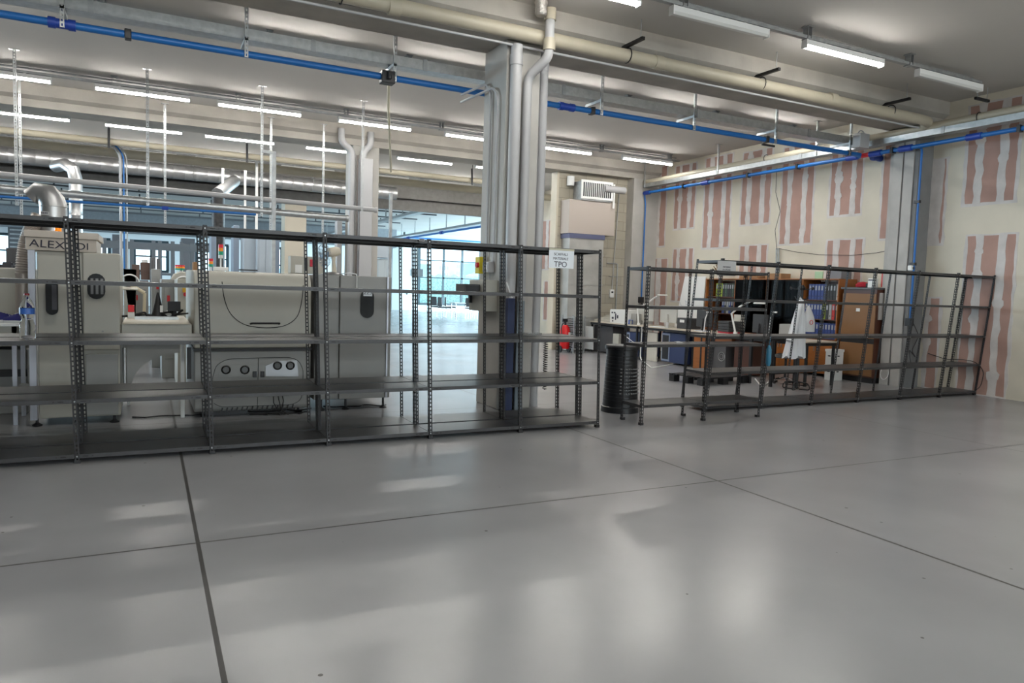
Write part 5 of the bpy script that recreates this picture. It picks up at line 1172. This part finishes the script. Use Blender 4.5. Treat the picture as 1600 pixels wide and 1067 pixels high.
hl.build('body', [mat('black bin plastic', (.008, .009, .011), .33), mat('bin vent grey', (.20, .20, .20), .5)], t)
MB().lathe([(r1+.015, hz), (r1+.012, hz+.015), (.05, hz+.022)], (p.x, p.y+.25, 0), 28).build('lid', mat('dark grey lid', (.05, .05, .052), .5), t)
p = at(1203, 555, y=7.0)
tag(MB().lathe([(.02, 0), (.035, .04), (.035, .22), (.015, .28)], (p.x+.03, 7.05, p.z-.15), 12).tube([(p.x+.03, 7.05, p.z+.12), (p.x+.02, 7.02, p.z+.25)], .004, 4).build('blue_spray', mat('teal plastic', (.03, .16, .26), .4)), 'teal blue bottle hooked on the right end post of the small rack', 'bottle')
p = at(1058, 543, y=7.0)
tag(MB().box(p.x-.03, p.x+.03, 6.98, 7.02, .9605, .98).box(p.x+.03, p.x+.07, 6.99, 7.01, .9605, .97).build('small_clamp', mat('grey clamp', (.5, .5, .5), .4)), 'tiny grey clamp lying on the middle shelf of the small rack', 'clamp')
# ================================================================== MIDDLE DISTANCE AND FAR HALL
DBOX = mat('dark brown carton', (.13, .085, .07), .8); SLATE = mat('blue grey metal', (.20, .25, .32), .45); PALEB = mat('pale blue grey metal', (.40, .46, .52), .45)
def blk(name, label, cat, px0, px1, pyt, y, d, m, zb=0., pyb=None, group=None, parts=None, bevel=.01):
    a = at(px0, pyt, y=y); b = at(px1, pyt, y=y); z0 = at(px0, pyb, y=y).z if pyb else zb
    t = thing(name, label, cat, ((a.x+b.x)/2, y+d/2, z0), group)
    MB().box(a.x, b.x, y, y+d, z0, a.z).build('body', m, t, bevel=bevel)
    if parts: parts(t, a.x, b.x, y, z0, a.z)
    return t
def door_parts(t, x0, x1, y, z0, z1):
    MB().box(x0+.03, (x0+x1)/2-.005, y-.015, y, z0+.08, z1-.06).build('door', t.children[0].data.materials[0], t, bevel=.004); MB().box((x0+x1)/2+.005, x1-.03, y-.015, y, z0+.08, z1-.06).build('door', t.children[0].data.materials[0], t, bevel=.004)
    MB().box((x0+x1)/2-.03, (x0+x1)/2-.015, y-.03, y-.015, z0+(z1-z0)*.45, z0+(z1-z0)*.55).build('handle', BLACK, t)
def panel_parts(t, x0, x1, y, z0, z1):
    MB().box(x0+.04, x1-.04, y-.012, y, z0+.3, z1-.12).build('front_panel', t.children[0].data.materials[0], t, bevel=.01); MB().box(x0+.08, x0+.12, y-.02, y-.012, z1-.35, z1-.25).build('button', RED, t)
blk('tall_machine', 'grey feeder machine in the gap above the conveyor, the nearer one', 'machine', 252, 276, 436, 12.5, 1.4, MGREY, parts=panel_parts)
blk('tall_machine', 'cream machine with a red and yellow button just left of the white machine', 'machine', 277, 302, 436, 11.2, 1.3, CREAM, parts=None)
p = at(290, 460, y=11.2)
t = thing('stop_button', 'red stop button on the cream machine left of the white machine', 'button', p); MB().cyl((p.x, 11.17, p.z), (p.x, 11.2, p.z), .03, 12).build('knob', RED, t); MB().box(p.x-.04, p.x+.04, 11.19, 11.2, p.z+.03, p.z+.09).build('label_plate', mat('amber label', (.6, .35, .02), .5), t)
blk('tall_machine', 'grey machine with dark trays behind the conveyor, left of the gap', 'machine', 204, 232, 440, 15.5, 1.2, mat('mid machine grey', (.30, .30, .29), .5), parts=panel_parts)
blk('tall_machine', 'grey column machine with black arms in the middle of the gap', 'machine', 236, 251, 420, 14.0, 1.0, MGREY, parts=panel_parts)
for i, (a, b, yt, lb) in enumerate(((268, 305, 424, 'rounded cream machine top left of the white machine'), (193, 212, 421, 'cream machine top with a handle right of the oval window cabinet'))):
    x0, x1 = X(a, 15, 425), X(b, 15, 425); z1 = at(a, yt, y=15).z
    t = thing('cream_machine', lb, 'machine', ((x0+x1)/2, 15.2, 0)); MB().prism([(x0, 0), (x0, z1-.15), (x0+.06, z1-.04), (x0+.15, z1), (x1-.15, z1), (x1-.06, z1-.04), (x1, z1-.15), (x1, 0)], 'y', 15, 16).build('body', CREAM, t, bevel=.02)
    MB().tube(arc(((x0+x1)/2, 14.97, z1-.25), .16, .2, 2.9, 10, (1, 0, 0), (0, 0, 1)), .015, 6).build('handle', WHITE, t)
blk('white_table', 'low white table block glimpsed below the conveyor guard', 'table', 226, 296, 551, 13.0, .8, WHITE, zb=.45)
blk('machine_base', 'grey base frame glimpsed at the left edge below the table', 'machine base', -40, 40, 560, 12.0, 1.0, MGREY)
# cartons and racks left distance
for (a, b, yt, yb, y, lb) in ((206, 218, 413, 437, 20.8, 'left brown carton of the stack in the left distance'), (219, 235, 410, 424, 20.8, 'right brown carton of the stack in the left distance'), (220, 234, 424, 437, 20.8, 'lower brown carton of the stack in the left distance')):
    blk('carton', lb, 'box', a, b, yt, y, .7, DBOX, pyb=yb, group='cartons in the left distance')
blk('carton', 'white carton on top of the brown stack in the left distance', 'box', 221, 231, 405, 20.8, .5, WHITE, pyb=410)
blk('carton_table', 'dark bench carrying the brown cartons in the left distance', 'bench', 200, 232, 437, 20.8, .8, mat('bench grey', (.16, .16, .17), .5))
blk('dark_cabinet', 'dark grey cabinet beside the brown cartons in the left distance', 'cabinet', 234, 243, 402, 20.5, .8, DGR, parts=door_parts)
blk('dark_cabinet', 'narrow dark rack with red items right of the cartons', 'cabinet', 245, 250, 404, 20.5, .8, DGR)
blk('carton', 'small brown carton standing on the cream machine at the shelf post', 'box', 302, 310, 409, 11.3, .3, CARD, pyb=436)
# blue grey cabinets behind the white machine
for (a, b, yt, y, m, lb, pf) in ((365, 374, 300, 19, SLATE, 'tall slate blue post cabinet behind the signal tower', None), (381, 403, 362, 16.5, PALEB, 'pale blue cabinet farther left behind the white machine', None), (402, 428, 360, 16.2, PALEB, 'pale blue cabinet in the middle behind the white machine', door_parts), (429, 437, 360, 16.6, SLATE, 'narrow slate blue upright behind the beige control box', None), (330, 338, 366, 17, SLATE, 'slate blue upright left of the black ribbed duct', None)):
    blk('tall_cabinet', lb, 'cabinet', a, b, max(yt, 352), y, .6, m, parts=pf, group='blue grey cabinets behind the white machine')
blk('hanging_box', 'pale box hanging high beside the second column', 'box', 584, 607, 383, 24.5, .4, PALEB, pyb=402)
blk('door_block', 'pale glazed partition below the hanging box', 'partition', 590, 612, 404, 24.6, .2, mat('pale partition', (.45, .52, .56), .4), parts=door_parts)
blk('grey_riser', 'grey vertical duct ending left of the second column', 'duct', 527, 535, 345, 16.8, .25, PVC)
# machine tops with shapes at left edge distance
blk('black_rack', 'black wire rack with dark boxes at the far left edge', 'rack', 9, 36, 387, 19, .7, DK)
blk('parts_counter', 'counter heaped with dark parts at the far left edge', 'counter', -10, 38, 426, 18, .7, mat('counter brown', (.2, .14, .09), .6))
rz_ = random.Random(4); pile = MB()
for k in range(26):
    x = X(rz_.uniform(0, 38), 18.2, 425); z = at(20, 426, y=18).z; w = rz_.uniform(.04, .1); pile.box(x-w, x+w, 18.1+rz_.uniform(0, .3), 18.3+rz_.uniform(0, .3), z, z+rz_.uniform(.05, .22))
tag(pile.build('parts_pile', mat('dark mixed parts', (.03, .03, .035), .5), smooth=False), 'heap of small dark parts on the far left counter', 'parts', kind='stuff')
# long dark rack frames in the distance (seen through the first bays)
t = thing('steel_framework', 'long dark steel framework standing in the left distance before the windows', 'framework', (0, 27, 0))
xa, xb = X(130, 27, 380), X(345, 27, 400)
za = at(200, 383, y=27).z
MB().box(xa, xb, 27.02, 27.10, za-.12, za+.12).build('top_rail', mat('slate steel', (.16, .20, .24), .5), t)
MB().box(xa, xb, 27.02, 27.10, za-.95, za-.87).build('middle_rail', mat('slate steel', (.1, .13, .16), .5), t)
for px in (152, 163, 197, 206, 240, 250, 270, 284, 300, 318, 332): x = X(px, 27, 390); MB().box(x-.06, x+.06, 27, 27.12, 0, za+.2).build('upright', mat('slate steel', (.1, .13, .16), .5), t)
for (a, b, yt, yb, lb) in ((175, 190, 366, 380, 'grey hanging panel before the far windows, left one'), (283, 305, 372, 415, 'purple grey cabinet far behind the signal tower trio')):
    blk('far_cabinet', lb, 'cabinet', a, b, yt, 30, .8, mat('far cabinet', (.28, .30, .34), .5), pyb=None)
t = thing('wall_ventilator', 'grey louvred ventilator high on the far left wall', 'ventilator', at(30, 372, y=45.5)); p = at(30, 372, y=45.5)
m = MB().box(p.x-.5, p.x+.5, 45.6, 45.95, p.z-.6, p.z+.6)
m.build('housing', DGR, t)
for k in range(5): MB().box(p.x-.42, p.x+.42, 45.56, 45.6, p.z-.5+k*.22, p.z-.42+k*.22).build('louvre', GALVD, t)
# ceiling trays of the next hall
for i, (px, py, lb) in enumerate(((700, 352, 'right'), (630, 352, 'middle'))):
    x = 12.9 if i == 0 else 9.2
    t = thing('cable_channel', 'metal channel running away under the far hall ceiling, the %s one' % lb, 'cable channel', (x, 35, 4.3)); MB().box(x-.15, x+.15, 25, 46, 4.32, 4.42).build('channel', GALV, t)
    for k in range(9): MB().box(x-.02, x+.02, 26+k*2.3, 26.04+k*2.3, 4.42, ZC-.002).build('drop', GALVD, t)
t = thing('air_pipe', 'blue air pipe running away under the far hall ceiling', 'pipe', (12.7, 35, 4.2)); MB().tube([(12.75, 25, 4.2), (12.75, 45.9, 4.2)], .05, 10).build('pipe', BLUE, t)
for k in range(4): MB().cyl((12.75, 28+k*5, 4.2), (12.75, 28.3+k*5, 4.2), .08, 10).build('coupling', BLUED, t)
t = thing('air_pipe', 'thin blue air pipe across the far wall above the big window', 'pipe', (19, 45.4, 4.6)); MB().tube([(13, 45.4, 4.72), (25, 45.4, 4.72)], .045, 8).build('pipe', BLUE, t)
for i in range(7):
    y = 26.5+i*2.7
    t = thing('light_track', 'thin dark ceiling track in the far hall, number %d going back' % (i+1) if 0 else 'thin dark ceiling track crossing the far hall, %s from the lintel' % ORD[i], 'cable track', (5, y, 4.9), 'far hall ceiling tracks')
    MB().box(-12, 12, y-.04, y+.04, 4.86, 4.92).build('channel', DGR, t)
    for k in range(9): MB().box(-11.5+k*2.8, -11.44+k*2.8, y-.02, y+.02, 4.92, ZC-.002).build('drop', DGR, t)
# far wall fittings
bxz = at(655, 426, y=45.7); t = thing('wall_monitor', 'small dark screen on the far wall left of the big window', 'screen', bxz); MB().box(bxz.x-.35, bxz.x+.3, 45.8, 45.98, bxz.z-.25, bxz.z+.25).build('screen', DK, t)
t = thing('far_door', 'pale tall double door panel in the far wall', 'door', (14, 45.9, 0)); a = at(622, 392, y=45.9); b = at(641, 392, y=45.9)
MB().box(a.x, b.x, 45.88, 45.98, 0, a.z).build('leaf', mat('pale door', (.55, .60, .62), .5), t); MB().box(b.x-.2, b.x-.15, 45.84, 45.88, 1, 1.2).build('handle', BLACK, t)
# meeting chairs and table by the window
def chair(label, px, py, rz):
    t = thing('office_chair', label, 'chair', group='chairs by the far window')
    S = 1.15
    MB().box(-.24, .24, -.23, .23, .44, .50).build('seat', DK, t, bevel=.02)
    MB().prism([(-.24, .52), (.24, .52), (.20, .92), (-.20, .92)], 'y', .20, .25).build('backrest', DK, t, bevel=.02)
    for x in (-.22, .22):
        for y in (-.21, .21): MB().cyl((x, y, 0), (x*.95, y*.95, .45 if y < 0 else .6), .014, 6).build('leg', GALV, t)
    p = at(px, py, z=0); t.location = p; t.rotation_euler.z = rz; t.scale = (S, S, S); return t
chair('dark chair by the far window, leftmost of the group', 683, 495, 1.9)
chair('dark chair with rounded back, second from the left by the far window', 694, 497, 1.6)
chair('dark chair by the far window with its back to us', 703, 496, 1.3)
chair('dark chair right of the round table by the far window', 736, 498, -.1)
chair('dark chair at the right edge by the column, far window group', 748, 496, -1.2)
p = at(719, 497, z=0)
t = thing('meeting_table', 'small pale table between the chairs by the far window', 'table', p)
MB().box(p.x-.45, p.x+.5, p.y-.35, p.y+.35, .76, .80).build('tabletop', WHITE, t)
for x in (-.38, .42):
    for y in (-.3, .3): MB().cyl((p.x+x, p.y+y, 0), (p.x+x, p.y+y, .76), .02, 6).build('leg', GALV, t)
# outside, beyond the hedge
for i, (a, b, yt, c, lb) in enumerate(((686, 702, 411, (.80, .80, .80), 'pale apartment block beyond the hedge, the wider one'), (713, 719, 409, (.74, .77, .80), 'narrow pale tower block beyond the hedge'))):
    A = at(a, yt, y=120); B = at(b, yt, y=120); t = thing('apartment_block', lb, 'building', ((A.x+B.x)/2, 122, 0)); MB().box(A.x, B.x, 120, 124, 0, A.z).build('walls', mat('render %d' % i, c, .8), t)
    n = 4 if i == 0 else 2; w = (B.x-A.x)/n
    for k in range(n):
        for j in range(3): MB().box(A.x+k*w+w*.3, A.x+k*w+w*.7, 119.9, 120, A.z-1.1-j*1.2, A.z-.5-j*1.2).build('window', mat('far window', (.4, .47, .52), .2), t)
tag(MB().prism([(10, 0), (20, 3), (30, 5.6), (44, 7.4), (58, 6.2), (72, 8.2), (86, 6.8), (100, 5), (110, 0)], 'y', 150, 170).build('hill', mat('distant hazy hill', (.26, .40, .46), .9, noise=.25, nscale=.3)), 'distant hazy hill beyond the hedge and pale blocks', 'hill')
rt = random.Random(9); HT = mat('garden trees', (.34, .50, .40), .9, noise=.4, nscale=2)
for i in range(9):
    x = 20+i*5.2+rt.uniform(-.8, .8); h = rt.uniform(2.6, 3.6)
    t = thing('garden_tree', 'bushy green tree behind the hedge outside the big far window', 'tree', (x, 70, 0), 'garden trees outside')
    cr = MB()
    for k in range(7): cr.lathe([(.1, 0), (.9, .3), (1.1, .8), (.8, 1.3), (.1, 1.6)], (x+rt.uniform(-.7, .7), 70+rt.uniform(-.8, .8), h-2+rt.uniform(-.5, .6)), 8)
    cr.build('crown', HT, t); MB().cyl((x, 70, 0), (x, 70, h-1), .15, 7).build('trunk', CARD, t)
